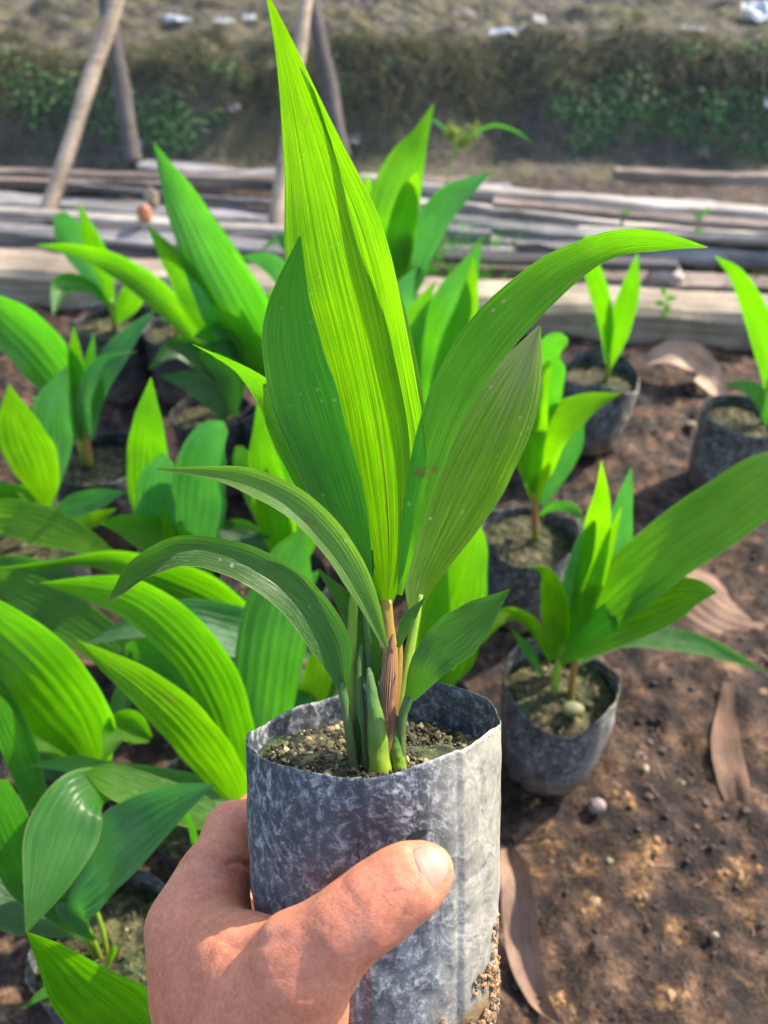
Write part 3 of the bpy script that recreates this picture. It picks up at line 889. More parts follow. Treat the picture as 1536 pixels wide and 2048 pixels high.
# nearer right: the pot standing alone on the open soil
pot('B', 1125, 1368, 222, 'seedling in a grey dusty bag alone on open soil, right of the held bag', M_BAG, amp=1.7, seed=3.1)
S('B', [(1108, 1400), (1112, 1350), (1128, 1290)], [8, 8, 6])
S('B', [(1140, 1395), (1148, 1340), (1168, 1280)], [8, 7, 6], M_STEMB)
L('B', [(1125, 1330), (1165, 1210), (1192, 1080), (1205, 1000), (1203, 922)], [10, 46, 56, 34, 2], 'lime', (0.98, 0.84))
L('B', [(1150, 1320), (1190, 1200), (1235, 1090), (1250, 1010), (1263, 935)], [10, 44, 58, 36, 2], 'blue', (1.02, 0.92))
L('B', [(1150, 1310), (1182, 1200), (1215, 1100), (1243, 1014)], [8, 30, 26, 2], 'lime', (0.98, 0.86))
L('B', [(1125, 1320), (1140, 1200), (1170, 1100), (1195, 1035)], [10, 40, 44, 6], 'blue', (1.0, 0.9))
L('B', [(1150, 1320), (1210, 1215), (1330, 1110), (1460, 1018), (1560, 950), (1680, 890)], [12, 100, 122, 124, 106, 2], 'bright', (0.98, 0.90, 0.86, 0.86))
L('B', [(1120, 1325), (1200, 1265), (1290, 1222), (1375, 1192), (1434, 1184)], [14, 76, 96, 72, 3], 'bright', (0.95, 0.84))
L('B', [(1150, 1330), (1240, 1282), (1340, 1278), (1430, 1300), (1532, 1344)], [10, 28, 46, 32, 2], 'mid', (0.98, 0.98, 1.0))
L('B', [(1108, 1320), (1122, 1240), (1112, 1172), (1092, 1140), (1062, 1133)], [12, 54, 46, 22, 2], 'lime', (0.97, 0.88), cup=0.3)
L('B', [(1100, 1320), (1072, 1258), (1035, 1230), (1000, 1236), (963, 1288)], [8, 26, 26, 26, 3], 'lime', (0.98, 0.93), cup=0.25)
L('B', [(1085, 1352), (1055, 1300), (1023, 1258)], [6, 20, 2], 'mid', (0.98, 0.95))
t, cc, dd = SPOT['B']
peb = G(1146, 1418, 0.094)
link('pebble', np.array([peb + np.array([0.008 * math.cos(a) * math.sin(b), 0.006 * math.sin(a) * math.sin(b), 0.004 * math.cos(b)]) for b in np.linspace(0.01, 3.13, 10) for a in np.linspace(0, 6.283, 14, endpoint=False)]),
     [(i * 14 + j, i * 14 + (j + 1) % 14, (i + 1) * 14 + (j + 1) % 14, (i + 1) * 14 + j) for i in range(9) for j in range(14)], flat('mossy_stone', (0.17, 0.17, 0.07)), t)

pot('C', 1058, 1062, 190, 'seedling with yellow-green forked leaf right of the silvery held leaf', M_BAG, amp=1.9, seed=8.2)
S('C', [(1072, 1072), (1070, 1030), (1068, 985)], [8, 7, 5], M_STEMB)
L('C', [(1072, 1010), (1078, 930), (1110, 860), (1165, 818), (1242, 786)], [10, 58, 76, 56, 2], 'lime', (0.98, 0.86))
L('C', [(1066, 1000), (1058, 900), (1072, 800), (1102, 715)], [10, 60, 60, 3], 'lime', (0.98, 0.86))
L('C', [(1085, 1010), (1115, 950), (1148, 890), (1168, 845)], [8, 36, 40, 3], 'blue', (1.0, 0.93))
L('C', [(1080, 1030), (1108, 1012), (1148, 1020), (1174, 1068)], [6, 18, 20, 3], 'mid', (0.98, 0.93))
L('C', [(1058, 960), (1072, 850), (1092, 760), (1112, 700), (1136, 682)], [10, 60, 80, 60, 12], 'mid', (0.98, 0.86))

pot('D', 1196, 744, 166, 'two-leaved seedling in a bag close to the bed beam at right', M_BAG, amp=1.8, seed=5.5, foot=0.74)
S('D', [(1214, 752), (1216, 735), (1218, 710)], [5, 5, 4])
L('D', [(1220, 735), (1238, 660), (1262, 580), (1275, 506)], [7, 44, 38, 2], 'bright', (0.99, 0.9))
L('D', [(1216, 735), (1212, 640), (1190, 550), (1170, 462)], [7, 30, 36, 2], 'bright', (0.99, 0.9))

pot('E', 1492, 826, 158, 'seedling at the far right edge, leaf leaning in from the right', M_BAG, amp=1.1, seed=2.4, foot=0.95)
S('E', [(1530, 845), (1535, 800), (1538, 760)], [5, 5, 4])
L('E', [(1538, 800), (1536, 700), (1505, 605), (1472, 545), (1430, 512)], [10, 44, 44, 26, 2], 'bright', (0.99, 0.9))
L('E', [(1534, 850), (1525, 800), (1495, 774), (1448, 768)], [8, 30, 26, 3], 'mid', (0.99, 0.96))

pot('F', 222, 645, 152, 'small seedling in the back row at the far left', M_BAGD, amp=1.1, seed=12.0)
S('F', [(228, 655), (226, 630), (222, 600)], [5, 5, 4])
L('F', [(226, 620), (208, 540), (185, 480), (157, 405)], [8, 34, 36, 2], 'bright', (1.0, 0.92))
L('F', [(220, 605), (180, 530), (145, 470), (118, 425)], [8, 50, 62, 22], 'blue', (1.0, 0.95))
L('F', [(220, 612), (175, 572), (125, 572), (106, 630)], [8, 26, 40, 3], 'mid', (1.0, 0.93), cup=0.3)
L('F', [(236, 645), (258, 602), (280, 572), (300, 540)], [10, 46, 36, 4], 'bright', (1.0, 0.95))

pot('G', 352, 655, 132, 'bare-looking bag in the back row beside the far left seedling', M_BAGD, amp=1.0, seed=14.0)
S('G', [(352, 668), (352, 650), (356, 640)], [4, 4, 3])
L('G', [(354, 655), (380, 630), (420, 610)], [5, 24, 3], 'mid', (1.0, 0.97))

pot('J', 424, 818, 158, 'seedling with drooping dark leaves between the back row and the upright pair', M_BAGD, seed=17.0)
S('J', [(445, 838), (452, 800), (462, 740)], [7, 6, 5], M_STEMB)
L('J', [(455, 830), (440, 770), (400, 715), (350, 697), (298, 738)], [8, 34, 48, 40, 3], 'dark', (0.99, 0.93), cup=0.25)
L('J', [(470, 830), (472, 750), (452, 690), (425, 660), (388, 672)], [10, 60, 84, 60, 8], 'mid', (0.98, 0.9), cup=0.3)
L('J', [(450, 850), (430, 800), (385, 765), (322, 752)], [8, 44, 44, 3], 'dark', (0.97, 0.92))
L('J', [(440, 800), (385, 665), (325, 590), (245, 532), (160, 500), (72, 490)], [12, 36, 54, 46, 30, 2], 'bright', (0.98, 0.93, 0.92), cup=0.2)

pot('Y', 566, 832, 160, 'large seedling with the tallest leaves of the upper left', M_BAGD, seed=19.0)
S('Y', [(560, 850), (556, 790), (545, 730)], [9, 8, 6])
L('Y', [(556, 790), (525, 700), (475, 600), (420, 500), (368, 400), (308, 287)], [14, 96, 128, 104, 68, 3], 'mid', (0.98, 0.90, 0.88), cup=0.16, ribs=7)
L('Y', [(545, 780), (440, 665), (398, 600), (350, 525), (296, 452)], [12, 58, 66, 48, 3], 'bright', (0.97, 0.88))
L('Y', [(552, 790), (532, 730), (480, 660), (425, 610)], [12, 50, 44, 3], 'lime', (0.96, 0.9))
L('Y', [(560, 780), (550, 690), (530, 630), (512, 580)], [10, 40, 32, 3], 'lime', (0.98, 0.92))
L('Y', [(600, 640), (575, 565), (540, 525), (482, 512)], [10, 40, 38, 3], 'blue', (0.98, 0.95))
L('Y', [(612, 560), (590, 508), (560, 480), (524, 498)], [8, 26, 24, 3], 'blue', (1.0, 0.97))
L('Y', [(575, 800), (560, 700), (548, 620), (545, 575)], [10, 40, 34, 3], 'bright', (1.0, 0.95))

pot('M2', 800, 765, 150, 'tall seedling in the back row right behind the tallest held leaf', M_BAGD, seed=21.0)
S('M2', [(800, 775), (795, 710), (790, 640)], [9, 8, 7])
L('M2', [(788, 650), (784, 540), (798, 430), (822, 330), (845, 270), (867, 208)], [12, 92, 104, 76, 34, 2], 'bright', (0.98, 0.88, 0.86), cup=0.2)
L('M2', [(785, 650), (788, 560), (802, 470), (820, 400), (836, 345)], [10, 62, 62, 50, 5], 'lime', (0.96, 0.84))
L('M2', [(798, 620), (838, 500), (892, 412), (984, 343)], [10, 62, 60, 2], 'blue', (0.97, 0.86))
L('M2', [(765, 620), (752, 490), (740, 410), (735, 343)], [8, 26, 28, 2], 'lime', (0.98, 0.9))
L('M2', [(795, 660), (812, 590), (845, 530), (885, 488)], [8, 40, 34, 2], 'blue', (0.97, 0.93))
L('M2', [(780, 660), (768, 600), (745, 560), (738, 520)], [8, 30, 26, 3], 'mid', (0.98, 0.94))

pot('M', 850, 955, 180, 'broad seedling standing behind the right-arching held leaf', M_BAGD, seed=23.0)
S('M', [(855, 965), (858, 900), (862, 840)], [9, 9, 7])
L('M', [(858, 900), (862, 800), (885, 690), (918, 590), (962, 485)], [14, 90, 108, 78, 2], 'mid', (0.98, 0.86))
L('M', [(878, 900), (890, 800), (915, 700), (938, 610), (948, 515)], [12, 60, 66, 44, 2], 'lime', (0.96, 0.85))
L('M', [(830, 880), (815, 740), (832, 640), (872, 562)], [12, 56, 46, 2], 'bright', (0.97, 0.88))
L('M', [(815, 860), (800, 700), (800, 610), (832, 535)], [12, 60, 62, 4], 'blue', (0.99, 0.9))

pot('H', 188, 918, 176, 'seedling with one broad leaf arching left, second row at left', M_BAGD, seed=25.0)
S('H', [(178, 925), (172, 880), (166, 820)], [8, 8, 6], M_STEMB)
S('H', [(168, 925), (160, 880), (155, 820)], [7, 7, 5])
L('H', [(162, 860), (138, 765), (90, 695), (25, 635), (-70, 570)], [14, 92, 106, 92, 3], 'mid', (0.98, 0.88), cup=0.2)
L('H', [(160, 880), (160, 800), (153, 720), (147, 652)], [10, 32, 28, 2], 'bright', (0.98, 0.9))
L('H', [(182, 880), (192, 790), (238, 700), (312, 618)], [10, 38, 46, 2], 'blue', (0.98, 0.93))
L('H', [(180, 870), (172, 800), (205, 732), (272, 703)], [8, 28, 26, 2], 'blue', (0.96, 0.9), cup=0.25)
L('H', [(172, 870), (176, 780), (182, 720), (188, 670)], [8, 26, 22, 2], 'mid', (0.98, 0.93))

pot('T', 58, 1080, 186, 'seedling with a pointed yellow-green leaf before a bluish one, left edge', M_BAGD, seed=27.0)
S('T', [(92, 1085), (94, 1050), (96, 1010)], [6, 6, 5])
L('T', [(100, 1020), (108, 900), (108, 820), (134, 733)], [8, 66, 72, 3], 'blue', (1.0, 0.93))
L('T', [(96, 1020), (76, 935), (45, 860), (17, 768)], [8, 88, 88, 2], 'lime', (0.96, 0.88))
L('T', [(92, 1015), (50, 995), (-20, 962)], [8, 30, 20], 'mid', (0.98, 0.95))
L('T', [(96, 1035), (150, 1012), (200, 996), (248, 984)], [10, 46, 40, 2], 'blue', (0.97, 0.94))
L('T', [(120, 1060), (180, 1040), (232, 1018)], [8, 34, 3], 'lime', (1.0, 0.99))

pot('I', 345, 1140, 186, 'seedling with an upright green leaf beside two blunt bluish leaves', M_BAGD, seed=29.0)
S('I', [(350, 1150), (345, 1130), (340, 1090)], [8, 8, 7])
L('I', [(325, 1130), (306, 1020), (300, 920), (300, 850), (302, 755)], [12, 78, 80, 60, 2], 'bright', (0.98, 0.86))
L('I', [(380, 1140), (395, 1050), (405, 960), (425, 890), (452, 852)], [14, 90, 104, 84, 20], 'blue', (0.96, 0.84))
L('I', [(340, 1130), (318, 1050), (318, 975), (338, 915)], [12, 74, 74, 30], 'blue', (0.94, 0.84))
L('I', [(430, 1140), (355, 1095), (298, 1068), (245, 1050), (198, 1046)], [40, 76, 74, 44, 2], 'bright', (0.92, 0.86), cup=0.2)
L('I', [(350, 1120), (338, 1070), (326, 1008)], [30, 24, 2], 'lime', (0.90, 0.86))

pot('X', 560, 1160, 186, 'seedling almost hidden behind the left held leaves', M_BAGD, seed=31.0)
L('X', [(562, 1150), (556, 1050), (532, 930), (516, 798)], [12, 74, 62, 2], 'bright', (0.98, 0.86))
L('X', [(545, 1150), (510, 1100), (440, 1062)], [12, 62, 20], 'dark', (0.98, 0.94))
L('X', [(548, 1120), (520, 1000), (495, 930), (478, 892)], [10, 46, 52, 14], 'dark', (1.0, 0.94))
L('X', [(590, 1150), (610, 1060), (590, 960), (560, 900)], [12, 60, 60, 6], 'mid', (0.99, 0.9))

pot('U', -130, 1150, 190, 'seedling beyond the left edge sending yellow-green leaves into view', M_BAGD, seed=33.0)
L('U', [(-110, 1060), (0, 1036), (85, 1052), (165, 1082), (238, 1112)], [60, 74, 82, 54, 3], 'lime', (0.95, 0.84), roll=8)
L('U', [(-110, 1130), (0, 1172), (100, 1216), (190, 1272), (280, 1345), (350, 1420)], [50, 76, 92, 86, 60, 6], 'bright', (0.94, 0.80), roll=-8)
L('U', [(-110, 1150), (0, 1138), (90, 1148), (165, 1162)], [40, 54, 46, 3], 'mid', (0.98, 0.92))

pot('V', 620, 1330, 212, 'seedling hidden behind the held stems with pale leaves reaching left', M_BAGD, seed=35.0)
L('V', [(610, 1310), (500, 1240), (400, 1182), (310, 1146), (235, 1118), (160, 1118), (90, 1128), (-10, 1138)], [14, 60, 96, 88, 50, 22, 14, 4], 'bright', (0.98, 0.92, 0.88), cup=0.2)
L('V', [(620, 1310), (560, 1290), (470, 1262), (375, 1240), (280, 1252), (153, 1291)], [12, 88, 100, 84, 46, 2], 'blue', (0.96, 0.88, 0.84), cup=0.15)
L('V', [(600, 1320), (540, 1330), (450, 1310), (380, 1290)], [14, 80, 90, 20], 'blue', (0.99, 0.95))

pot('W', 838, 1425, 226, 'seedling standing right behind the held bag', M_BAGD, seed=37.0)
L('W', [(875, 1410), (895, 1300), (925, 1190), (950, 1095), (955, 1040)], [14, 90, 96, 56, 10], 'bright', (0.98, 0.9))
L('W', [(860, 1400), (850, 1300), (868, 1210), (890, 1130)], [12, 66, 76, 10], 'lime', (0.99, 0.93))
L('W', [(845, 1400), (905, 1340), (940, 1290), (960, 1240)], [12, 50, 50, 6], 'bright', (1.0, 0.95))

pot('S', 105, 1530, 205, 'seedling with the broadest leaf at the left edge', M_BAGD, seed=39.0)
L('S', [(205, 1545), (160, 1440), (90, 1345), (5, 1265), (-80, 1190)], [24, 128, 150, 138, 60], 'bright', (0.97, 0.86, 0.82), cup=0.16, ribs=7)
L('S', [(195, 1555), (120, 1520), (50, 1465), (-10, 1400)], [12, 76, 92, 60], 'dark', (1.0, 0.97))
L('S', [(78, 1620), (44, 1510), (2, 1410), (-40, 1320)], [40, 62, 66, 30], 'mid', (0.93, 0.83))
L('S', [(300, 1478), (256, 1455), (228, 1472), (216, 1500), (198, 1531)], [14, 66, 56, 24, 2], 'bright', (0.93, 0.88), cup=0.4)

pot('R', 425, 1605, 250, 'seedling with the long leaves arching over the middle left', M_BAGD, seed=41.0)
S('R', [(455, 1640), (470, 1610), (492, 1570)], [12, 11, 9])
L('R', [(440, 1450), (400, 1370), (340, 1320), (250, 1300)], [40, 110, 110, 30], 'mid', (1.03, 1.02))
L('R', [(520, 1620), (528, 1470), (543, 1340), (562, 1230), (585, 1130), (606, 1060)], [16, 108, 132, 128, 92, 12], 'mid', (1.0, 0.97, 0.95), cup=0.12, ribs=7)
L('R', [(530, 1600), (600, 1460), (638, 1350), (650, 1240)], [12, 56, 56, 6], 'lime', (1.02, 1.0))
L('R', [(505, 1610), (560, 1490), (620, 1412), (692, 1328)], [10, 64, 84, 4], 'mid', (1.02, 1.0))
L('R', [(495, 1600), (478, 1480), (430, 1350), (350, 1250), (265, 1190), (180, 1172), (78, 1166)], [14, 72, 92, 96, 86, 50, 2], 'bright', (0.97, 0.86, 0.80), cup=0.14, ribs=7)
L('R', [(495, 1630), (445, 1540), (375, 1448), (295, 1375), (218, 1322), (153, 1280)], [14, 82, 86, 70, 42, 3], 'lime', (0.94, 0.82, 0.80), cup=0.1)
L('R', [(520, 1650), (440, 1612), (340, 1580), (230, 1560), (150, 1530), (60, 1530)], [20, 80, 80, 64, 36, 4], 'mid', (0.95, 0.86))

pot('Q', 212, 1888, 290, 'seedling in the nearest bag at the lower left', M_BAG, seed=43.0, amp=1.2)
S('Q', [(208, 1935), (188, 1880), (160, 1828)], [7, 6, 5])
S('Q', [(214, 1925), (205, 1860), (185, 1800)], [6, 5, 4])
S('Q', [(200, 1930), (170, 1880), (140, 1850)], [6, 5, 4])
L('Q', [(330, 1640), (265, 1590), (205, 1572), (155, 1600), (124, 1672), (94, 1760), (52, 1866)], [14, 34, 64, 112, 138, 92, 3], 'mid', (0.99, 0.88, 0.80), cup=0.05, ribs=7)
L('Q', [(500, 1665), (400, 1625), (300, 1590), (215, 1556), (170, 1545)], [16, 62, 74, 58, 3], 'bright', (0.96, 0.9), cup=0.08)
L('Q', [(175, 1870), (150, 1810), (200, 1745), (282, 1670), (360, 1612), (430, 1569)], [10, 62, 132, 124, 72, 2], 'blue', (0.95, 0.84), cup=0.14, ribs=7)
L('Q', [(185, 1875), (130, 1850), (60, 1825), (-40, 1790)], [8, 44, 84, 84], 'dark', (0.98, 0.94))
L('Q', [(150, 1850), (80, 1780), (30, 1680), (-20, 1560)], [10, 74, 96, 60], 'mid', (0.95, 0.84))
L('Q', [(205, 1965), (110, 1976), (44, 2018)], [6, 24, 2], 'mid', (0.95, 0.86))
L('Q', [(395, 1720), (386, 1662), (360, 1592)], [16, 14, 2], 'mid', (0.97, 0.86), roll=40)
L('Q', [(212, 1935), (225, 1905), (232, 1890)], [6, 16, 4], 'lime', (0.97, 0.94))

pot('Z', 470, 2300, 310, 'seedling under the hand with one leaf pointing to the lower left', M_BAG, seed=45.0)
L('Z', [(400, 2200), (265, 2045), (175, 1965), (110, 1905), (53, 1864)], [120, 146, 112, 60, 2], 'bright', (0.93, 0.75), cup=0.14, ribs=6)

L('R', [(480, 1610), (440, 1500), (390, 1440), (330, 1420)], [8, 34, 40, 2], 'mid', (1.02, 0.98), cup=0.2)
L('S', [(190, 1540), (230, 1440), (255, 1370), (262, 1300)], [8, 34, 34, 2], 'dark', (1.02, 0.98))
L('S', [(150, 1540), (120, 1500), (60, 1480), (5, 1500)], [8, 34, 38, 3], 'bright', (0.95, 0.9), cup=0.2)
L('T', [(80, 1040), (60, 1000), (30, 985), (-20, 990)], [8, 30, 34, 20], 'bright', (0.97, 0.93), cup=0.2)
L('I', [(350, 1130), (420, 1080), (480, 1060), (540, 1075)], [8, 40, 44, 3], 'dark', (0.98, 0.94), cup=0.2)
L('V', [(600, 1310), (590, 1240), (610, 1180), (640, 1140)], [8, 44, 40, 3], 'mid', (0.99, 0.95))
L('Q', [(190, 1880), (120, 1820), (60, 1760), (0, 1740)], [8, 44, 56, 20], 'bright', (0.97, 0.9), cup=0.15)
L('H', [(165, 890), (120, 850), (95, 800), (60, 790)], [8, 26, 30, 3], 'dark', (1.0, 0.96), cup=0.2)
L('Y', [(565, 800), (500, 740), (470, 700), (400, 690)], [8, 34, 40, 3], 'mid', (0.99, 0.93), cup=0.2)

# ------------------------------------------------------------------ the held plant
ALPHA = math.radians(4.0)
# the bag's axis lies almost in the picture's plane, its mouth leaning a little to the camera
A = norm(cU * math.cos(ALPHA) - cF * math.sin(ALPHA))
ROLL = math.radians(1.5)
X = cR
Yb = norm(np.cross(A, X))
if np.dot(Yb, cF) < 0: Yb = -Yb
A = norm(A * math.cos(ROLL) + X * -math.sin(ROLL)); X = norm(np.cross(Yb, A)); X = X if X[0] > 0 else -X
RIMC = P(744, 1440, 0.243)
HH = 0.096; HR = 0.0390
HB = RIMC - A * HH
held = thing('held_seedling', 'bushy palm seedling in a dusty black bag held up by the hand', 'potted plant', HB, None)


def rimf(th):
    # 0 right, pi/2 back, pi left, 3pi/2 front
    r = 0.0028 * np.cos(th) ** 1 - 0.002 + 0.0
    r = r + 0.0022 * vnoise(np.cos(th) * 2.2 + 3, np.sin(th) * 2.2, 1.7) + 0.00025 * vnoise(np.cos(th) * 12, np.sin(th) * 12, 3)
    r = r + 0.003 * np.exp(-((th - 1.35) / 0.5) ** 2)
    return r


def tfront(u):
    """angle of the wall point that faces the camera at column u"""
    c = max(-1, min(1, (u - 744) / 256.0)); return 2 * math.pi - math.acos(c)


CC = bag(held, HB, X, Yb, A, HR, HH, HH - 0.013, M_BAGH, 6.3, 0.85, rimf, M=260, K=80, foot=0.985, rnd=0.20,
         crease=((tfront(722), 0), (tfront(902), 0)), corner=0.035, grains=2200)

# caked soil on the foot of the held bag, lower right
mp = []
for q in range(3200):
    a = tfront(985 - 330 * rng.random() ** 1.5) ; z = 0.004 + (0.012 + 0.028 * max(0.0, math.cos(a)) ** 2) * rng.random() ** 1.5
    if fbm(np.array([a * 7]), np.array([z * 160]), 3.0, 3)[0] < -0.05 - 0.5 * (z < 0.014): continue
    rr = HR * (1.0 if z > 0.010 else 0.80 + 0.20 * (z / 0.010) ** 0.5) * 0.985
    mp.append(HB + X * rr * math.cos(a) + Yb * rr * math.sin(a) + A * z)
mp = np.array(mp)
link_o = lumps('caked_soil', mp, 0.0003 + 0.0008 * rng.random(len(mp)) ** 2, 0.6 + 0.38 * rng.random(len(mp)), M_CRUMB, held, seed=12)
link_o['kind'] = 'stuff'


def on_bag(u, v, out=0.0007):
    r_ = (u - 768) / F * cR - (v - 1024) / F * cU + cF
    o_ = CP - HB; rp = r_ - A * np.dot(r_, A); op = o_ - A * np.dot(o_, A)
    a2, b2, c2 = rp @ rp, 2 * rp @ op, op @ op - (HR * 0.995 + out) ** 2
    return CP + r_ * ((-b2 - math.sqrt(b2 * b2 - 4 * a2 * c2)) / (2 * a2))


tv = []; NT_ = 16
for i in range(NT_):
    for j in range(5):
        f_ = i / (NT_ - 1); uu_ = 812 + 42 * f_; mid_ = 1680 - 16 * f_; hw = 9.5 * math.sin(math.pi * min(1, 0.08 + f_ * 0.86)) ** 0.6
        tv.append(on_bag(uu_, mid_ + hw * (j / 2 - 1), 0.0010))
link('tear', tv, [(i * 5 + j, i * 5 + j + 1, (i + 1) * 5 + j + 1, (i + 1) * 5 + j) for i in range(NT_ - 1) for j in range(4)], flat('clean_black_plastic', (0.012, 0.013, 0.014), 0.3), held)


def HL(pts, w, mat, d, **kw):
    n_ = len(pts)
    f = np.interp(np.linspace(0, 1, n_), np.linspace(0, 1, len(d)), d)
    kw.setdefault('N', 100); kw.setdefault('M', 61); kw['ribs'] = 2 * kw.get('ribs', 5) + 1; kw['pleat'] = kw.get('pleat2', 0.0035); kw.pop('pleat2', None)
    return leaf(held, [P(u, v, q) for (u, v), q in zip(pts, f)], w, LM[mat], **kw)


def HS(pts, r, mat, d, name='stem', **kw):
    n_ = len(pts)
    f = np.interp(np.linspace(0, 1, n_), np.linspace(0, 1, len(d)), d)
    p = [P(u, v, q) for (u, v), q in zip(pts, f)]
    p[0] = p[0] - A * 0.003
    return tube(name, p, [1.14 * a * q / F for a, q in zip(r, f)], mat, held, N=40, M=18, rough=0.10, **kw)


# stems and sheaths
HS([(766, 1545), (770, 1440), (780, 1330), (772, 1200)], [18, 16, 14, 10], M_STEMB, (0.236, 0.240))
HS([(762, 1550), (754, 1455), (742, 1370), (738, 1335)], [21, 16, 9, 4], M_STEMG, (0.233, 0.237), name='sheath')
HS([(722, 1535), (709, 1420), (704, 1300), (708, 1190), (712, 1120)], [14, 11, 10, 8, 5], M_STEM, (0.238, 0.246))
HS([(796, 1535), (800, 1420), (816, 1320), (832, 1240), (842, 1190)], [13, 11, 9, 7, 4], M_STEM, (0.238, 0.2485))
HS([(802, 1540), (792, 1485), (793, 1430)], [13, 11, 2], M_STEMG, (0.234, 0.236), name='shoot')
HS([(712, 1535), (696, 1450), (684, 1370), (680, 1330)], [9, 8, 8, 5], M_STEMP, (0.236, 0.236), name='petiole')
HS([(803, 1535), (803, 1450), (818, 1395), (832, 1370)], [9, 8, 8, 5], M_STEMP, (0.235, 0.234), name='petiole')
HS([(745, 1540), (742, 1400), (735, 1290), (728, 1230)], [9, 8, 7, 4], M_STEMP, (0.242, 0.243), name='petiole')
leaf(held, [P(u, v, q) for (u, v), q in zip([(768, 1500), (772, 1420), (776, 1350), (786, 1268)], (0.2335, 0.2340, 0.2345, 0.2370))], [10, 28, 30, 4], M_HUSK, cup=-0.3, pleat=0.05, name='dry_sheath')
leaf(held, [P(u, v, q) for (u, v), q in zip([(742, 1530), (738, 1470), (741, 1420)], (0.236, 0.235, 0.236))], [8, 10, 2], M_HUSK, cup=-0.3, name='dry_sheath')

HS([(778, 1540), (786, 1440), (796, 1340), (800, 1270)], [12, 11, 8, 4], M_STEMB, (0.238, 0.243), name='sheath')
HS([(738, 1538), (722, 1440), (718, 1350), (722, 1290)], [9, 9, 7, 3], M_STEMP, (0.2365, 0.240), name='sheath')
for (pts_, w_, dd_) in [([(757, 1535), (752, 1480), (757, 1430), (750, 1395)], [22, 24, 16, 2], (0.2325, 0.2345)), ([(772, 1530), (784, 1460), (780, 1400), (792, 1350)], [20, 22, 18, 2], (0.2330, 0.2350)), ([(712, 1530), (716, 1470), (712, 1430)], [16, 16, 2], (0.2350, 0.2360))]:
    f_ = np.linspace(dd_[0], dd_[1], len(pts_))
    leaf(held, [P(u, v, q) for (u, v), q in zip(pts_, f_)], w_, M_HUSK if pts_[0][0] == 772 else LM['herodark'], cup=-0.35, pleat=0.03, name='old_sheath')

# blades, from the back to the front
HL([(742, 1240), (690, 1090), (610, 900), (548, 805), (480, 738), (385, 688)], [8, 44, 64, 58, 22, 2], 'herotop', (0.262, 0.268, 0.262), roll=[0, 0, 0, 10, 50, 60])
HL([(826, 1240), (846, 1150), (900, 1030), (962, 900), (1022, 780), (1080, 652)], [10, 74, 132, 166, 122, 5], 'heropale', (0.250, 0.262, 0.268), cup=0.10, ribs=6, pleat2=0.007, roll=14)
HL([(774, 1218), (778, 1090), (762, 900), (722, 700), (676, 500), (626, 300), (574, 110), (530, -22)], [14, 108, 176, 196, 200, 116, 46, 2], 'hero', (0.241, 0.246, 0.246, 0.240), cup=0.07, ribs=8, wav=0.05, roll=36)
HL([(806, 1150), (838, 960), (832, 820), (794, 640), (738, 450), (674, 290), (600, 135)], [3, 20, 36, 42, 36, 26, 2], 'hero', (0.240, 0.240, 0.242, 0.238), roll=-30, cup=0.05, ribs=2)
HL([(736, 1190), (684, 1050), (618, 920), (566, 835), (528, 768)], [10, 66, 96, 74, 6], 'herotop', (0.246, 0.250, 0.248), ribs=4)
HL([(740, 1205), (704, 1060), (645, 900), (595, 740), (580, 620), (600, 472)], [10, 76, 124, 130, 92, 2], 'herotop', (0.242, 0.243, 0.238), cup=0.06, ribs=6, roll=18)
HL([(800, 1190), (822, 1060), (856, 925), (906, 790), (988, 664), (1090, 564), (1165, 514), (1212, 492), (1262, 481), (1312, 481), (1362, 486), (1416, 495)],
   [10, 42, 66, 88, 98, 84, 64, 56, 48, 40, 22, 2], 'herotop', (0.238, 0.232, 0.226, 0.222), cup=0.08, ribs=6, pleat=0.012, roll=[20, 20, 20, 16, 10, 0, 0, -8, -20, -25, -25, -25], N=130)
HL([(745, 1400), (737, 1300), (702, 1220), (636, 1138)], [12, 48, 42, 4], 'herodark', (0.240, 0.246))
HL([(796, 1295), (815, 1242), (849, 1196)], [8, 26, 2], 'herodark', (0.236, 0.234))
HL([(772, 1295), (728, 1185), (668, 1084), (592, 1008), (500, 962), (420, 945), (313, 938)], [10, 48, 62, 60, 50, 26, 2], 'scarred', (0.234, 0.228, 0.222), cup=0.12, ribs=4)
HL([(686, 1375), (660, 1285), (592, 1192), (505, 1133), (430, 1108), (385, 1100), (340, 1104), (275, 1138), (238, 1180), (213, 1207)],
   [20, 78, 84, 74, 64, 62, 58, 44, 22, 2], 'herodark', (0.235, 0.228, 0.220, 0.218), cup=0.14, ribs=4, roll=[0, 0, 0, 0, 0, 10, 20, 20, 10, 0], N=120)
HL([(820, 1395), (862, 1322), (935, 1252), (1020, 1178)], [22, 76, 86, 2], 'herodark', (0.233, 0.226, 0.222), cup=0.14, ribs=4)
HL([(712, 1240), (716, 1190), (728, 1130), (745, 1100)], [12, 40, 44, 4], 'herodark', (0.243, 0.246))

# ------------------------------------------------------------------ the hand (one continuous surface)
def CPX(u, v, d):
    return np.array([(u - 768) / F * d, -(v - 1024) / F * d, -d])


CAPS = []


def cap(a, ra, b, rb):
    CAPS.append((CPX(*a), ra, CPX(*b), rb))


def chain(lst):
    for (p, r), (q, s) in zip(lst[:-1], lst[1:]):
        cap(p, r, q, s)


# thumb
chain([((858, 1737, 0.1905), 0.0058), ((832, 1752, 0.1900), 0.0073), ((795, 1776, 0.1898), 0.0077), ((750, 1808, 0.1895), 0.0088), ((690, 1856, 0.190), 0.0094), ((612, 1925, 0.194), 0.0128), ((540, 2050, 0.205), 0.0195), ((505, 2300, 0.215), 0.026)])
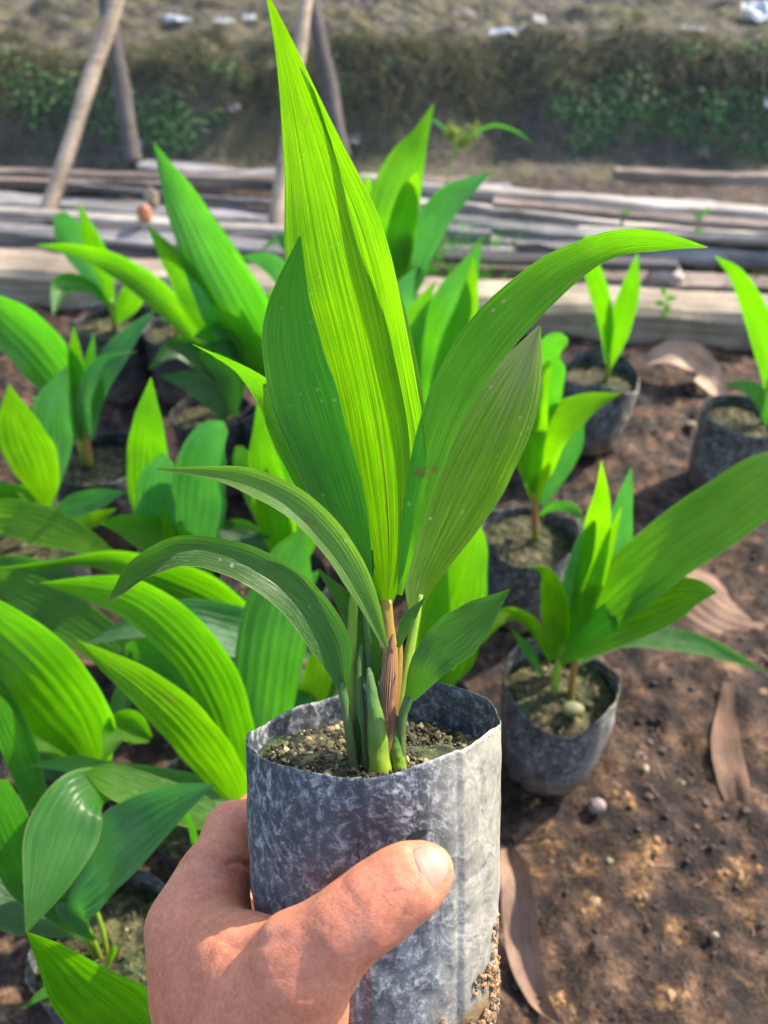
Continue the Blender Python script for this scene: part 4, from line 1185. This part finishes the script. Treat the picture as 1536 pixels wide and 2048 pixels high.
# index finger round the back of the bag
chain([((470, 2200, 0.225), 0.022), ((430, 1990, 0.230), 0.0175), ((398, 1852, 0.240), 0.0150), ((425, 1755, 0.250), 0.0108), ((466, 1662, 0.268), 0.0094), ((520, 1632, 0.292), 0.0085), ((620, 1640, 0.301), 0.0078), ((720, 1668, 0.301), 0.0066)])
# web between thumb and index
chain([((398, 1880, 0.232), 0.0135), ((480, 1925, 0.214), 0.0120), ((580, 1945, 0.203), 0.0125)])
chain([((420, 1960, 0.225), 0.0160), ((560, 2010, 0.205), 0.0165)])
cap((402, 1850, 0.244), 0.0130, (452, 1835, 0.286), 0.0110)
# middle, ring and little fingers behind the bag
chain([((470, 2250, 0.235), 0.022), ((420, 1960, 0.262), 0.013), ((470, 1850, 0.292), 0.0100), ((560, 1815, 0.305), 0.0088), ((690, 1830, 0.306), 0.0078), ((790, 1850, 0.302), 0.0068)])
chain([((480, 2300, 0.240), 0.022), ((440, 2080, 0.280), 0.0125), ((480, 1990, 0.302), 0.0095), ((570, 1965, 0.310), 0.0084), ((690, 1975, 0.308), 0.0074), ((780, 1990, 0.303), 0.0064)])
chain([((490, 2350, 0.245), 0.022), ((460, 2190, 0.285), 0.0115), ((500, 2120, 0.303), 0.0084), ((580, 2095, 0.309), 0.0074), ((680, 2100, 0.307), 0.0066), ((750, 2110, 0.303), 0.0056)])
# wrist and forearm
chain([((500, 2280, 0.222), 0.027), ((500, 2480, 0.225), 0.027), ((480, 2750, 0.23), 0.029), ((450, 3100, 0.235), 0.033)])
chain([((440, 2280, 0.246), 0.022), ((440, 2480, 0.250), 0.022), ((430, 2750, 0.252), 0.024), ((410, 3100, 0.255), 0.030)])


def sdf(p):
    """smooth union of the tapered capsules; p is (...,3) in camera space"""
    ks = 0.0024
    acc = None
    for a, ra, b, rb in CAPS:
        ab = b - a; h = np.clip(((p - a) @ ab) / (ab @ ab), 0, 1)
        d = np.linalg.norm(p - a - h[..., None] * ab, axis=-1) - (ra + (rb - ra) * h)
        e = np.exp(-np.clip(d, -0.03, 0.08) / ks)
        acc = e if acc is None else acc + e
    d = -ks * np.log(acc) + 0.0009
    # press of the bag: the flesh is flattened where it touches the plastic
    q = p - HBC
    z = q @ AC; rad_ = np.linalg.norm(q - z[..., None] * AC, axis=-1)
    bagd = np.where(z > 0.004, rad_ - (HR * 0.982), 1.0)
    return np.maximum(d, -bagd)


CM = np.array([cR, cU, -cF])            # world -> camera rows
HBC = CM @ (HB - CP); AC = CM @ A


def surface_nets(lo, hi, step):
    nx_, ny_, nz_ = [int((hi[i] - lo[i]) / step) + 1 for i in range(3)]
    gx = lo[0] + step * np.arange(nx_); gy = lo[1] + step * np.arange(ny_); gz = lo[2] + step * np.arange(nz_)
    D = np.empty((nx_, ny_, nz_), np.float32)
    for i in range(nx_):
        Pp = np.stack(np.meshgrid([gx[i]], gy, gz, indexing='ij'), -1)[0]
        D[i] = sdf(Pp)
    S_ = D < 0
    c = np.zeros((nx_ - 1, ny_ - 1, nz_ - 1), np.int32)
    for a in (0, 1):
        for b in (0, 1):
            for d in (0, 1):
                c += S_[a:nx_ - 1 + a, b:ny_ - 1 + b, d:nz_ - 1 + d]
    cell = (c > 0) & (c < 8)
    idx = -np.ones(cell.shape, np.int64); ids = np.argwhere(cell); idx[cell] = np.arange(len(ids))
    acc = np.zeros((len(ids), 3)); cnt = np.zeros(len(ids))
    corners = [(a, b, d) for a in (0, 1) for b in (0, 1) for d in (0, 1)]
    for i_, c1 in enumerate(corners):
        for c2 in corners[i_ + 1:]:
            if sum(abs(np.array(c1) - np.array(c2))) != 1: continue
            d1 = D[ids[:, 0] + c1[0], ids[:, 1] + c1[1], ids[:, 2] + c1[2]]; d2 = D[ids[:, 0] + c2[0], ids[:, 1] + c2[1], ids[:, 2] + c2[2]]
            m = (d1 < 0) != (d2 < 0)
            t_ = np.where(m, d1 / np.where(m, d1 - d2, 1), 0)
            pt = np.array(c1)[None] + t_[:, None] * (np.array(c2) - np.array(c1))[None]
            acc[m] += pt[m]; cnt[m] += 1
    V = (ids + acc / cnt[:, None]) * step + np.array(lo)
    quads = []
    for ax in range(3):
        sl1 = [slice(None)] * 3; sl2 = [slice(None)] * 3
        sl1[ax] = slice(0, -1); sl2[ax] = slice(1, None)
        cr = S_[tuple(sl1)] != S_[tuple(sl2)]
        e = np.argwhere(cr); o1, o2 = [(1, 2), (2, 0), (0, 1)][ax]
        ok = (e[:, o1] > 0) & (e[:, o2] > 0) & (e[:, o1] < [nx_, ny_, nz_][o1] - 1) & (e[:, o2] < [nx_, ny_, nz_][o2] - 1)
        e = e[ok]
        def at(d1, d2):
            q = e.copy(); q[:, o1] += d1; q[:, o2] += d2
            return idx[q[:, 0], q[:, 1], q[:, 2]]
        qd = np.stack([at(-1, -1), at(0, -1), at(0, 0), at(-1, 0)], -1)
        ins = S_[e[:, 0], e[:, 1], e[:, 2]]
        qd[~ins] = qd[~ins][:, ::-1]
        quads.append(qd)
    return V, np.vstack(quads)


lo = CPX(250, 3050, 0.25); hi_ = CPX(930, 1500, 0.20)
lo = np.array([-0.118, -0.285, -0.335]); hi_ = np.array([0.030, -0.055, -0.155])
HV, HF = surface_nets(lo, hi_, 0.00125)


def grad(p, e=0.0006):
    g = np.stack([sdf(p + np.array(v) * e) - sdf(p - np.array(v) * e) for v in ((1, 0, 0), (0, 1, 0), (0, 0, 1))], -1)
    return g / np.maximum(1e-9, np.linalg.norm(g, axis=-1, keepdims=True))


# project to the exact surface, then press in the folds of the skin
for _ in range(2):
    g = grad(HV); HV = HV - g * sdf(HV)[:, None] * 0.8
g = grad(HV)
uu = HV[:, 0] / -HV[:, 2] * F + 768; vv = -HV[:, 1] / -HV[:, 2] * F + 1024
fold = np.zeros(len(HV)); red = np.zeros(len(HV))


def crease_px(pts, width, dep, r=0.0):
    global fold, red
    best = np.full(len(HV), 1e9)
    pp = catmull(np.array([(a, b, 0) for a, b in pts], float), 24)[:, :2]
    for (a, b), (c, d) in zip(pp[:-1], pp[1:]):
        ab = np.array([c - a, d - b]); L2 = ab @ ab
        h = np.clip(((uu - a) * ab[0] + (vv - b) * ab[1]) / L2, 0, 1)
        best = np.minimum(best, np.hypot(uu - a - h * ab[0], vv - b - h * ab[1]))
    m = np.exp(-(best / width) ** 2) * (HV[:, 2] > -0.262)
    fold += m * dep; red = np.maximum(red, np.exp(-(best / (width * 2.6)) ** 2) * r * (HV[:, 2] > -0.262))


crease_px([(762, 1732), (778, 1760), (790, 1785)], 4.0, 0.00045, 0.25)
crease_px([(748, 1738), (764, 1768), (776, 1800)], 4.0, 0.00040, 0.25)
crease_px([(732, 1752), (748, 1780), (766, 1815)], 4.5, 0.00040, 0.2)
crease_px([(792, 1778), (806, 1800), (812, 1824)], 4.0, 0.0003, 0.15)
crease_px([(770, 1880), (790, 1850), (808, 1820)], 6.0, 0.0005, 0.2)
crease_px([(455, 1728), (480, 1722), (505, 1738)], 5.0, 0.0009, 0.3)
crease_px([(440, 1785), (470, 1790), (495, 1812)], 6.0, 0.0005, 0.15)
crease_px([(395, 1960), (430, 1920), (500, 1890), (560, 1875)], 14.0, 0.0006, 0.0)
crease_px([(430, 1870), (470, 1895), (520, 1880)], 9.0, 0.0005, 0.0)
crease_px([(830, 1692), (846, 1735), (866, 1776)], 3.2, 0.00045, 0.6)
crease_px([(866, 1778), (886, 1768), (900, 1745)], 3.0, 0.0003, 0.5)
crease_px([(828, 1690), (856, 1682), (882, 1694)], 3.0, 0.0003, 0.5)
for (cu, cv, ln, an) in [(700, 1800, 40, 60), (716, 1812, 34, 62), (682, 1830, 38, 55), (820, 1752, 26, 66), (806, 1742, 22, 66), (655, 1862, 44, 50), (630, 1885, 46, 48), (560, 1905, 50, 20), (540, 1930, 56, 14), (600, 1960, 50, 10), (470, 1945, 40, 4), (640, 1990, 44, -6), (700, 1935, 34, 24), (455, 1700, 30, 20), (448, 1760, 30, 12)]:
    da, db = math.cos(math.radians(an)) * ln, math.sin(math.radians(an)) * ln
    crease_px([(cu - da, cv - db), (cu + 3, cv - 2), (cu + da, cv + db)], 3.2, 0.00022, 0.10)
# two faint veins raised on the back of the hand
crease_px([(350, 2040), (370, 1980), (420, 1930), (440, 1880)], 9.0, -0.0005, 0.0)
crease_px([(450, 2048), (470, 2010), (520, 1990)], 9.0, -0.0004, 0.0)
red = np.maximum(red, 0.30 * np.exp(-(np.hypot((uu - 770) / 60, (vv - 1775) / 45)) ** 2))
red = np.maximum(red, 0.16 * np.exp(-(np.hypot((uu - 620) / 90, (vv - 1890) / 50)) ** 2))
red = np.maximum(red, 0.22 * np.exp(-(np.hypot((uu - 470) / 60, (vv - 1650) / 60)) ** 2))
# soft tendons and unevenness
HV = HV - g * 0.95 * fold[:, None] + g * (0.00045 * fbm(HV[:, 0] * 90, HV[:, 1] * 90, HV[:, 2] * 90, 2))[:, None]
HW = CP + HV @ CM
hand = link('hand', HW, HF, M_SKIN, None, attr=red)
hand['origin'] = [float(c) for c in hand.location]
tag(hand, 'bare left hand gripping the dusty bag, thumb across its front', 'hand')


def hit(u, v):
    r = np.array([(u - 768) / F, -(v - 1024) / F, -1.0]); r /= np.linalg.norm(r); t_ = 0.12
    for _ in range(90):
        d = float(sdf((r * t_)[None])[0]); t_ += d * 0.7
        if abs(d) < 1e-5: break
    return r * t_


# thumb nail: a curved plate lying on the last joint
a_ = np.array([857, 1734.0]); ax_ = norm(np.array([1.0, -0.52])); sx_ = np.array([-ax_[1], ax_[0]])
NV = []; NN = 21; MM = 21
for i in range(NN):
    f = i / (NN - 1)
    for j in range(MM):
        s_ = (j / (MM - 1)) * 2 - 1
        lenpx = 46; half = 44 * (1 - 0.28 * f ** 3)
        along = -20 + f * (60 - 16 * s_ * s_) + (1 - f) * 9 * (abs(s_) ** 2.5)
        q = a_ + ax_ * along + sx_ * half * s_ * (0.995)
        try_p = hit(*q)
        if not np.isfinite(try_p).all() or -try_p[2] > 0.21: try_p = NV[-1] if NV else CPX(q[0], q[1], 0.185)
        gg = grad(try_p[None])[0]
        NV.append(try_p + gg * 0.00035 * (1 - 0.6 * abs(s_) ** 4) * (0.5 + 0.5 * min(1, f * 5)))
NV = CP + np.array(NV) @ CM
NF = [(i * MM + j, i * MM + j + 1, (i + 1) * MM + j + 1, (i + 1) * MM + j) for i in range(NN - 1) for j in range(MM - 1)]
nail = link('thumb_nail', NV, NF, M_NAIL, hand)
sol = nail.modifiers.new('thickness', 'SOLIDIFY'); sol.thickness = 0.0004; sol.offset = -1

# ------------------------------------------------------------------ dry leaves and litter on the soil
def dry(pts, w, mat, label, lift=0.006, **kw):
    p3 = []
    for k_, (u, v) in enumerate(pts):
        g_ = G(u, v, 0.004); p3.append([g_[0], g_[1], float(hground(g_[0], g_[1])) + lift * (1 + math.sin(k_ * 1.7))])
    o = leaf(None, p3, w, mat, name='dry_leaf', **kw)
    return tag(o, label, 'dry leaf', 'fallen dry leaves')


dry([(1010, 1700), (1025, 1800), (1040, 1900), (1075, 1990), (1110, 2070)], [20, 58, 62, 48, 10], M_DRY1, 'long tan dry leaf beside the foot of the held bag', 0.012, cup=0.35, wav=0.22)
dry([(1250, 1170), (1350, 1205), (1450, 1232), (1600, 1275)], [30, 110, 130, 90], M_DRY2, 'broad red-brown dry leaf behind the lone pot at right', 0.014, cup=-0.22, wav=0.25, roll=35)
dry([(1452, 1380), (1452, 1480), (1470, 1570), (1500, 1660)], [20, 52, 56, 10], M_DRY2, 'narrow brown dry leaf pressed in soil at the right', 0.003, cup=0.15, wav=0.2)
dry([(1278, 742), (1335, 756), (1395, 768), (1445, 800)], [14, 56, 60, 12], M_DRY3, 'curled tan dry leaf between the two far right pots', 0.014, cup=0.3, wav=0.2, roll=48)
dry([(1240, 715), (1290, 710), (1360, 722), (1440, 712)], [4, 16, 18, 3], M_DRY2, 'thin reddish dry leaf in the shade of the beam', 0.004)
dry([(20, 640), (60, 625), (120, 640)], [6, 20, 4], M_DRY2, 'small dry leaf by the beam at far left', 0.004)

# ------------------------------------------------------------------ the fine net that screens the bed
def netting():
    V = []; F_ = []
    x0, x1, z0, z1, pit, w = -1.05, 1.05, 0.005, 0.62, 0.0066, 0.00032

    def pos_(x, z):
        return np.stack([x + 0.003 * vnoise(x * 6, z * 9, 2.0), 1.30 + 0.02 * vnoise(x * 3, z * 3, 0.0) + 0.006 * np.sin(x * 22 + z * 4) + 0.06 * z, z + 0.003 * vnoise(x * 5, z * 7, 8.0)], -1)
    def strip(xa, za, dx, dz):
        k0 = len(V); p = pos_(xa, za); q = p + np.array([dx, 0, dz])
        for i in range(len(xa)):
            V.append(p[i]); V.append(q[i])
            if i: F_.append((k0 + 2 * i - 2, k0 + 2 * i - 1, k0 + 2 * i + 1, k0 + 2 * i))
    for x in np.arange(x0, x1, pit):
        z = np.linspace(z0, z1, 9); strip(np.full(9, x), z, w, 0)
    for z in np.arange(z0, z1, pit):
        x = np.linspace(x0, x1, 61); strip(x, np.full(61, z), 0, w)
    return tag(link('shade_net', V, F_, flat('net_thread', (0.30, 0.33, 0.33), 0.6), None, smooth=False), 'fine see-through net hanging behind the bed beam', 'net')


netting()

# ------------------------------------------------------------------ weeds
M_WEED = LM['mid']


def blades(name, centres, n_, ln, w, mat, label, spread=0.5, kind='stuff', cat=None, seed=3, droop=0.4):
    """many thin blades in one mesh, grown from the centres"""
    r = np.random.default_rng(seed); V = []; F_ = []; UV = []
    for (c, sc) in centres:
        B = np.asarray(c)[None] + np.stack([r.normal(size=n_) * sc, r.normal(size=n_) * sc * 0.5, np.zeros(n_)], -1)
        B[:, 2] = hground(B[:, 0], B[:, 1]) - 0.002
        for q in range(n_):
            b = B[q]
            a = r.random() * 6.283; tilt = r.random() * spread
            d = np.array([math.cos(a) * math.sin(tilt), math.sin(a) * math.sin(tilt), math.cos(tilt)])
            s = norm(np.cross(d, [math.sin(a * 3), math.cos(a * 3), 0.1])); l_ = ln * (0.5 + r.random())
            k0 = len(V)
            for t_ in (0, 0.35, 0.7, 1.0):
                p = b + d * l_ * t_ + np.array([math.cos(a), math.sin(a), 0]) * droop * l_ * t_ * t_ * 0.6 - np.array([0, 0, droop * l_ * t_ ** 3 * 0.6])
                ww = w * (1 - t_ ** 2) * 0.5 + 0.0002
                V += [p - s * ww, p + s * ww]; UV += [(t_, 0), (t_, 1)]
            for q2 in range(3): F_.append((k0 + 2 * q2, k0 + 2 * q2 + 1, k0 + 2 * q2 + 3, k0 + 2 * q2 + 2))
    o = link(name, V, F_, mat, None, uv=UV)
    return tag(o, label, cat, kind=kind)


def leaflets(name, spots, mat, label, seed=5, size=0.006, cat=None, kind='stuff', per=120):
    """ground cover: many small round leaves; spots = (x, y, z, radius)"""
    r = np.random.default_rng(seed); V = []; F_ = []; UV = []
    for (x, y, z, rd) in spots:
        m = int(per * (rd / 0.06) ** 1.6)
        for q in range(m):
            v3 = r.normal(size=3); v3 /= np.linalg.norm(v3); rr = rd * 1.35 * r.random() ** 0.7
            p = np.array([x, y, z]) + v3 * rr * np.array([1.2, 0.6, 0.8])
            nn = norm(v3 + np.array([0, -0.3, 0.9]) + 0.5 * r.normal(size=3)); a = norm(np.cross(nn, r.normal(size=3))); b = np.cross(nn, a)
            s = size * (0.5 + r.random()); k0 = len(V)
            for t_ in range(6):
                th = t_ * math.pi / 3; V.append(p + a * s * math.cos(th) + b * s * 0.7 * math.sin(th)); UV.append((0.3 + 0.3 * math.cos(th), 0.5 + 0.3 * math.sin(th)))
            F_.append(tuple(range(k0, k0 + 6)))
    o = link(name, V, F_, mat, None, uv=UV)
    return tag(o, label, cat, kind=kind)


M_COVER = leaf_mat('bank_creeper_leaf', (0.09, 0.22, 0.06), (0.17, 0.36, 0.12), (0.16, 0.45, 0.06), 0.4, 0.7, spec=0.3)
M_MOSS = leaf_mat('bank_moss', (0.07, 0.07, 0.014), (0.14, 0.125, 0.03), (0.12, 0.12, 0.02), 0.35, 0.8)
M_STRAW = leaf_mat('dead_grass', (0.12, 0.09, 0.06), (0.25, 0.20, 0.14), (0.18, 0.14, 0.08), 0.3, 0.8)


def bankpt(u, v):
    """where the sight line of (u, v) meets the terrain"""
    r = (u - 768) / F * cR - (v - 1024) / F * cU + cF; t_ = 0.4
    tt = np.arange(0.5, 6.5, 0.004); pp = CP + r[None] * tt[:, None]
    m = np.where(pp[:, 2] < hground(pp[:, 0], pp[:, 1]))[0]
    return pp[m[0]] if len(m) else pp[-1]


sp_ = []
for (u, v, rd) in [(60, 215, 0.07), (110, 190, 0.06), (170, 215, 0.06), (240, 235, 0.06), (310, 250, 0.06), (355, 270, 0.05), (20, 160, 0.06), (440, 150, 0.04), (475, 165, 0.03), (1150, 205, 0.05), (1240, 205, 0.075), (1280, 225, 0.05),
                   (1390, 240, 0.07), (1440, 250, 0.06), (1500, 200, 0.06), (1530, 280, 0.07), (1345, 255, 0.04), (150, 260, 0.05), (1180, 250, 0.04), (1500, 110, 0.04), (690, 180, 0.03), (1155, 290, 0.03)]:
    p = bankpt(u, v); sp_.append((p[0], p[1] - 0.01, p[2] + 0.004, rd))
for q in range(90):
    c0 = [(120, 215, 170, 50), (330, 255, 60, 40), (1230, 220, 120, 45), (1440, 240, 110, 50), (700, 190, 700, 60)][int(rng.integers(0, 5))]
    p = bankpt(c0[0] + rng.normal() * c0[2], min(300, max(110, c0[1] + rng.normal() * c0[3]))); sp_.append((p[0], p[1] - 0.005, p[2] + 0.003, 0.012 + 0.022 * rng.random()))
leaflets('creeping_groundcover', sp_, M_COVER, 'patches of small-leaved creeping weeds on the face of the bank', seed=6, size=0.0052, per=170)
sp_ = []
for q in range(110):
    u = rng.random() * 1700 - 80; v = 80 + rng.random() * 130
    p = bankpt(u, v); sp_.append((np.array(p), 0.035))
blades('hanging_moss', sp_, 90, 0.048, 0.003, M_MOSS, 'olive moss and fine growth draping the upper edge of the bank', spread=1.3, droop=1.3, seed=8)
sp_ = []
for q in range(110):
    u = rng.random() * 1800 - 120; v = rng.random() * 300
    p = bankpt(u, v); sp_.append((np.array(p), 0.05))
blades('dead_grass', sp_, 60, 0.035, 0.002, M_STRAW, 'dead grass stalks and roots tangled over the bank', spread=1.4, droop=0.9, seed=10)
sp_ = []
for (u, v) in [(905, 470), (920, 440), (940, 500), (900, 520), (930, 540), (960, 470), (880, 500)]:
    g_ = G(u, v + 60, 0.0); sp_.append((g_, 0.025))
blades('fine_grass', sp_, 26, 0.085, 0.0022, LM['mid'], 'wispy green grass growing between the boards and the beam', spread=0.6, droop=0.5, seed=12)
sp_ = []
for (u, v) in [(1400, 560), (1450, 545), (1500, 570), (1250, 560), (1360, 590), (1540, 560), (1100, 600)]:
    g_ = G(u, v, 0.0); sp_.append((g_, 0.02))
blades('sparse_weeds', sp_, 22, 0.035, 0.003, M_MOSS, 'low yellowish weeds growing behind the beam at right', spread=1.1, droop=0.6, seed=14)


def sprig(base, top, leaves_, label, mat, size=0.012, cat='weed'):
    base = np.array(base); top = np.array(top)
    t = thing('weed_sprig', label, cat, base, 'small weeds by the beam')
    mid_ = (base + top) / 2 + np.array([0.006, 0, 0])
    tube('stem', [base, mid_, top], [0.0011, 0.0009, 0.0006], M_STEM, t, N=12, M=6)
    for q in range(leaves_):
        f = 0.35 + 0.65 * (q + 1) / leaves_; p = base + (top - base) * f
        a = q * 2.4; d = np.array([math.cos(a), 0.5 * math.sin(a), 0.25])
        leaf(t, [p, p + d * size * 0.6 + np.array([0, 0, 0.002]), p + d * size * 1.5], [0.001, size * 0.75, 0.0006], mat, px=False, N=8, M=5, ribs=2)


for (ub, vb, ut, vt, n_, lab, mt) in [(1200, 700, 1200, 625, 7, 'small sprig with round leaves just left of the two-leaved seedling', 'blue'),
                                      (1325, 700, 1330, 590, 7, 'yellow-green sprig in front of the beam at right', 'bright'),
                                      (1240, 505, 1240, 430, 6, 'thin sprig growing among the boards at right', 'mid'),
                                      (1400, 520, 1405, 425, 6, 'tall thin sprig among the boards, rightmost', 'mid'),
                                      (1320, 640, 1310, 655, 5, 'tiny low sprig at the foot of the beam', 'blue')]:
    b_ = G(ub, vb, 0.0); dd = depth(b_)
    sprig(b_, P(ut, vt, dd * 0.97), n_, lab, LM[mt])

# sedge with spiky flower heads behind the back row
b_ = G(895, 560, 0.0); dd = depth(b_)
sedge = thing('sedge', 'tall thin sedge with two spiky pale green flower heads', 'weed', b_)
hub = P(912, 290, dd * 0.92)
tube('stem', [b_, P(885, 420, dd * 0.95), hub], [0.0022, 0.0018, 0.0014], M_STEM, sedge, N=20, M=7)
for (hu, hv, q) in [(905, 265, 34), (948, 262, 18), (925, 285, 22)]:
    c = P(hu, hv, dd * 0.92); V = []; F_ = []
    r = np.random.default_rng(int(hu))
    for _ in range(q * 3):
        d = norm(r.normal(size=3)); s = norm(np.cross(d, r.normal(size=3))); l_ = 0.012 + 0.012 * r.random(); k0 = len(V)
        V += [c, c + d * l_ * 0.5 + s * 0.0012, c + d * l_, c + d * l_ * 0.5 - s * 0.0012]; F_.append((k0, k0 + 1, k0 + 2, k0 + 3))
    link('flower_head', V, F_, flat('sedge_flower', (0.22, 0.30, 0.07), 0.7, (0.3, 0.4, 0.05)), sedge, smooth=False)
leaf(sedge, [hub, P(980, 252, dd * 0.9), P(1030, 262, dd * 0.88), P(1062, 285, dd * 0.87)], [2, 6, 5, 1], LM['mid'], N=20, M=5, ribs=2)
leaf(sedge, [hub, P(880, 250, dd * 0.93), P(860, 238, dd * 0.94)], [3, 8, 2], LM['blue'], N=16, M=5, ribs=2)

# ------------------------------------------------------------------ litter on and before the bank
def scrap(u, v, w, h_, col, label, name='plastic_scrap', rough=0.35, up=0.3, ang=0.0, cat='litter'):
    p = bankpt(u, v); d = depth(p); W = w * d / F; H_ = h_ * d / F
    n_ = 14; V = []
    sd = float(rng.random() * 60)
    for i in range(n_):
        for j in range(n_):
            a = (i / (n_ - 1) - 0.5); b = (j / (n_ - 1) - 0.5)
            rr = 1 + 0.35 * float(vnoise(np.array([math.atan2(a, b) * 1.3 + sd]), np.array([sd]))[0])
            x = W * a * rr; y = H_ * 1.6 * b * rr
            z = 0.35 * min(W, H_) * float(fbm(np.array([a * 3.5 + sd]), np.array([b * 3.5]), sd, 3)[0]) + 0.006 + H_ * up * (b + 0.5)
            ca, sa = math.cos(ang), math.sin(ang)
            V.append(p + np.array([x * ca - y * sa, x * sa + y * ca - 0.01, z + 0.004]))
    F_ = [(i * n_ + j, i * n_ + j + 1, (i + 1) * n_ + j + 1, (i + 1) * n_ + j) for i in range(n_ - 1) for j in range(n_ - 1)]
    o = link(name, V, F_, flat('scrap_' + name, col, rough, tuple(0.5 * c for c in col)), None)
    return tag(o, label, cat, 'litter on the bank')


scrap(355, 46, 50, 18, (0.62, 0.70, 0.78), 'pale blue-white plastic scrap behind the left pole')
scrap(452, 52, 40, 14, (0.60, 0.60, 0.60), 'small white plastic scrap right of the blue-white one')
scrap(500, 45, 22, 14, (0.62, 0.68, 0.74), 'tiny whitish scrap nearest the tallest leaf tip, left side')
scrap(1020, 72, 84, 16, (0.55, 0.62, 0.72), 'long flat bluish plastic strip on the bank top', ang=0.25)
scrap(1075, 50, 26, 20, (0.62, 0.60, 0.60), 'small crumpled white scrap at the end of the bluish strip')
scrap(1508, 38, 50, 34, (0.72, 0.80, 0.88), 'crumpled white bag at the top right corner', up=0.6)
scrap(1530, 218, 34, 36, (0.72, 0.76, 0.82), 'white scrap caught on the bank at the right edge', up=0.6)
scrap(1182, 3, 20, 14, (0.05, 0.12, 0.45), 'small deep blue plastic scrap at the top edge')
scrap(928, 35, 34, 16, (0.46, 0.38, 0.32), 'tan scrap on the bank top above the back seedlings')
scrap(1370, 68, 60, 14, (0.42, 0.38, 0.38), 'dull grey flat scrap on the bank top at right')
scrap(285, 297, 16, 16, (0.45, 0.48, 0.68), 'tiny lilac scrap at the foot of the dark left pole')
scrap(468, 225, 24, 20, (0.42, 0.36, 0.36), 'greyish pink stone-like lump in the left face of the bank', name='stone', cat='stone', rough=0.9)
scrap(708, 290, 30, 24, (0.40, 0.33, 0.28), 'tan lump of earth at the foot of the bank, centre', name='earth_lump', cat='stone', rough=0.9)
scrap(1400, 318, 24, 28, (0.40, 0.28, 0.24), 'pinkish lump at the foot of the bank, right', name='earth_lump', cat='stone', rough=0.9)


def lumpthing(u, v, h, rx, ry, rz, mat, label, name, cat):
    c = G(u, v, h); n1, n2 = 14, 20; V = []
    sd = float(rng.random() * 30)
    for i in range(n1):
        b = 0.02 + (math.pi - 0.04) * i / (n1 - 1)
        for j in range(n2):
            a = 2 * math.pi * j / n2; dn = np.array([math.cos(a) * math.sin(b), math.sin(a) * math.sin(b), math.cos(b)])
            k_ = 1 + 0.22 * float(fbm(np.array([dn[0] * 2 + sd]), np.array([dn[1] * 2]), dn[2] * 2, 3)[0])
            V.append(c + dn * np.array([rx, ry, rz]) * k_)
    F_ = [(i * n2 + j, i * n2 + (j + 1) % n2, (i + 1) * n2 + (j + 1) % n2, (i + 1) * n2 + j) for i in range(n1 - 1) for j in range(n2)]
    return tag(link(name, V, F_, mat, None), label, cat)


lumpthing(1330, 556, 0.02, 0.030, 0.022, 0.022, flat('pinkish_stone', (0.42, 0.34, 0.30)), 'rounded pinkish stone behind the beam at right', 'stone', 'stone')
lumpthing(288, 428, 0.075, 0.012, 0.012, 0.016, flat('orange_fruit_husk', (0.45, 0.17, 0.06)), 'small orange husk lying on the grey boards', 'fruit_husk', 'husk')
lumpthing(302, 395, 0.075, 0.013, 0.012, 0.018, flat('tan_husk', (0.36, 0.25, 0.17)), 'tan husk just above the orange one on the boards', 'fruit_husk', 'husk')
for (u, v, r_, c_, lab) in [(1193, 1612, 0.0070, (0.24, 0.18, 0.16), 'pinkish pebble at the foot of the lone right pot'),
                            (1218, 1722, 0.0028, (0.22, 0.19, 0.09), 'small olive pebble left of the ochre clods'),
                            (1430, 1870, 0.0024, (0.34, 0.28, 0.19), 'small cream pebble near the right edge, low down'),
                            (1380, 850, 0.007, (0.20, 0.17, 0.10), 'mossy pebble between the two far right pots')]:
    lumpthing(u, v, 0.004, r_, r_ * 0.8, r_ * 0.7, flat('pebble_' + str(u), c_), lab, 'pebble', 'pebble')
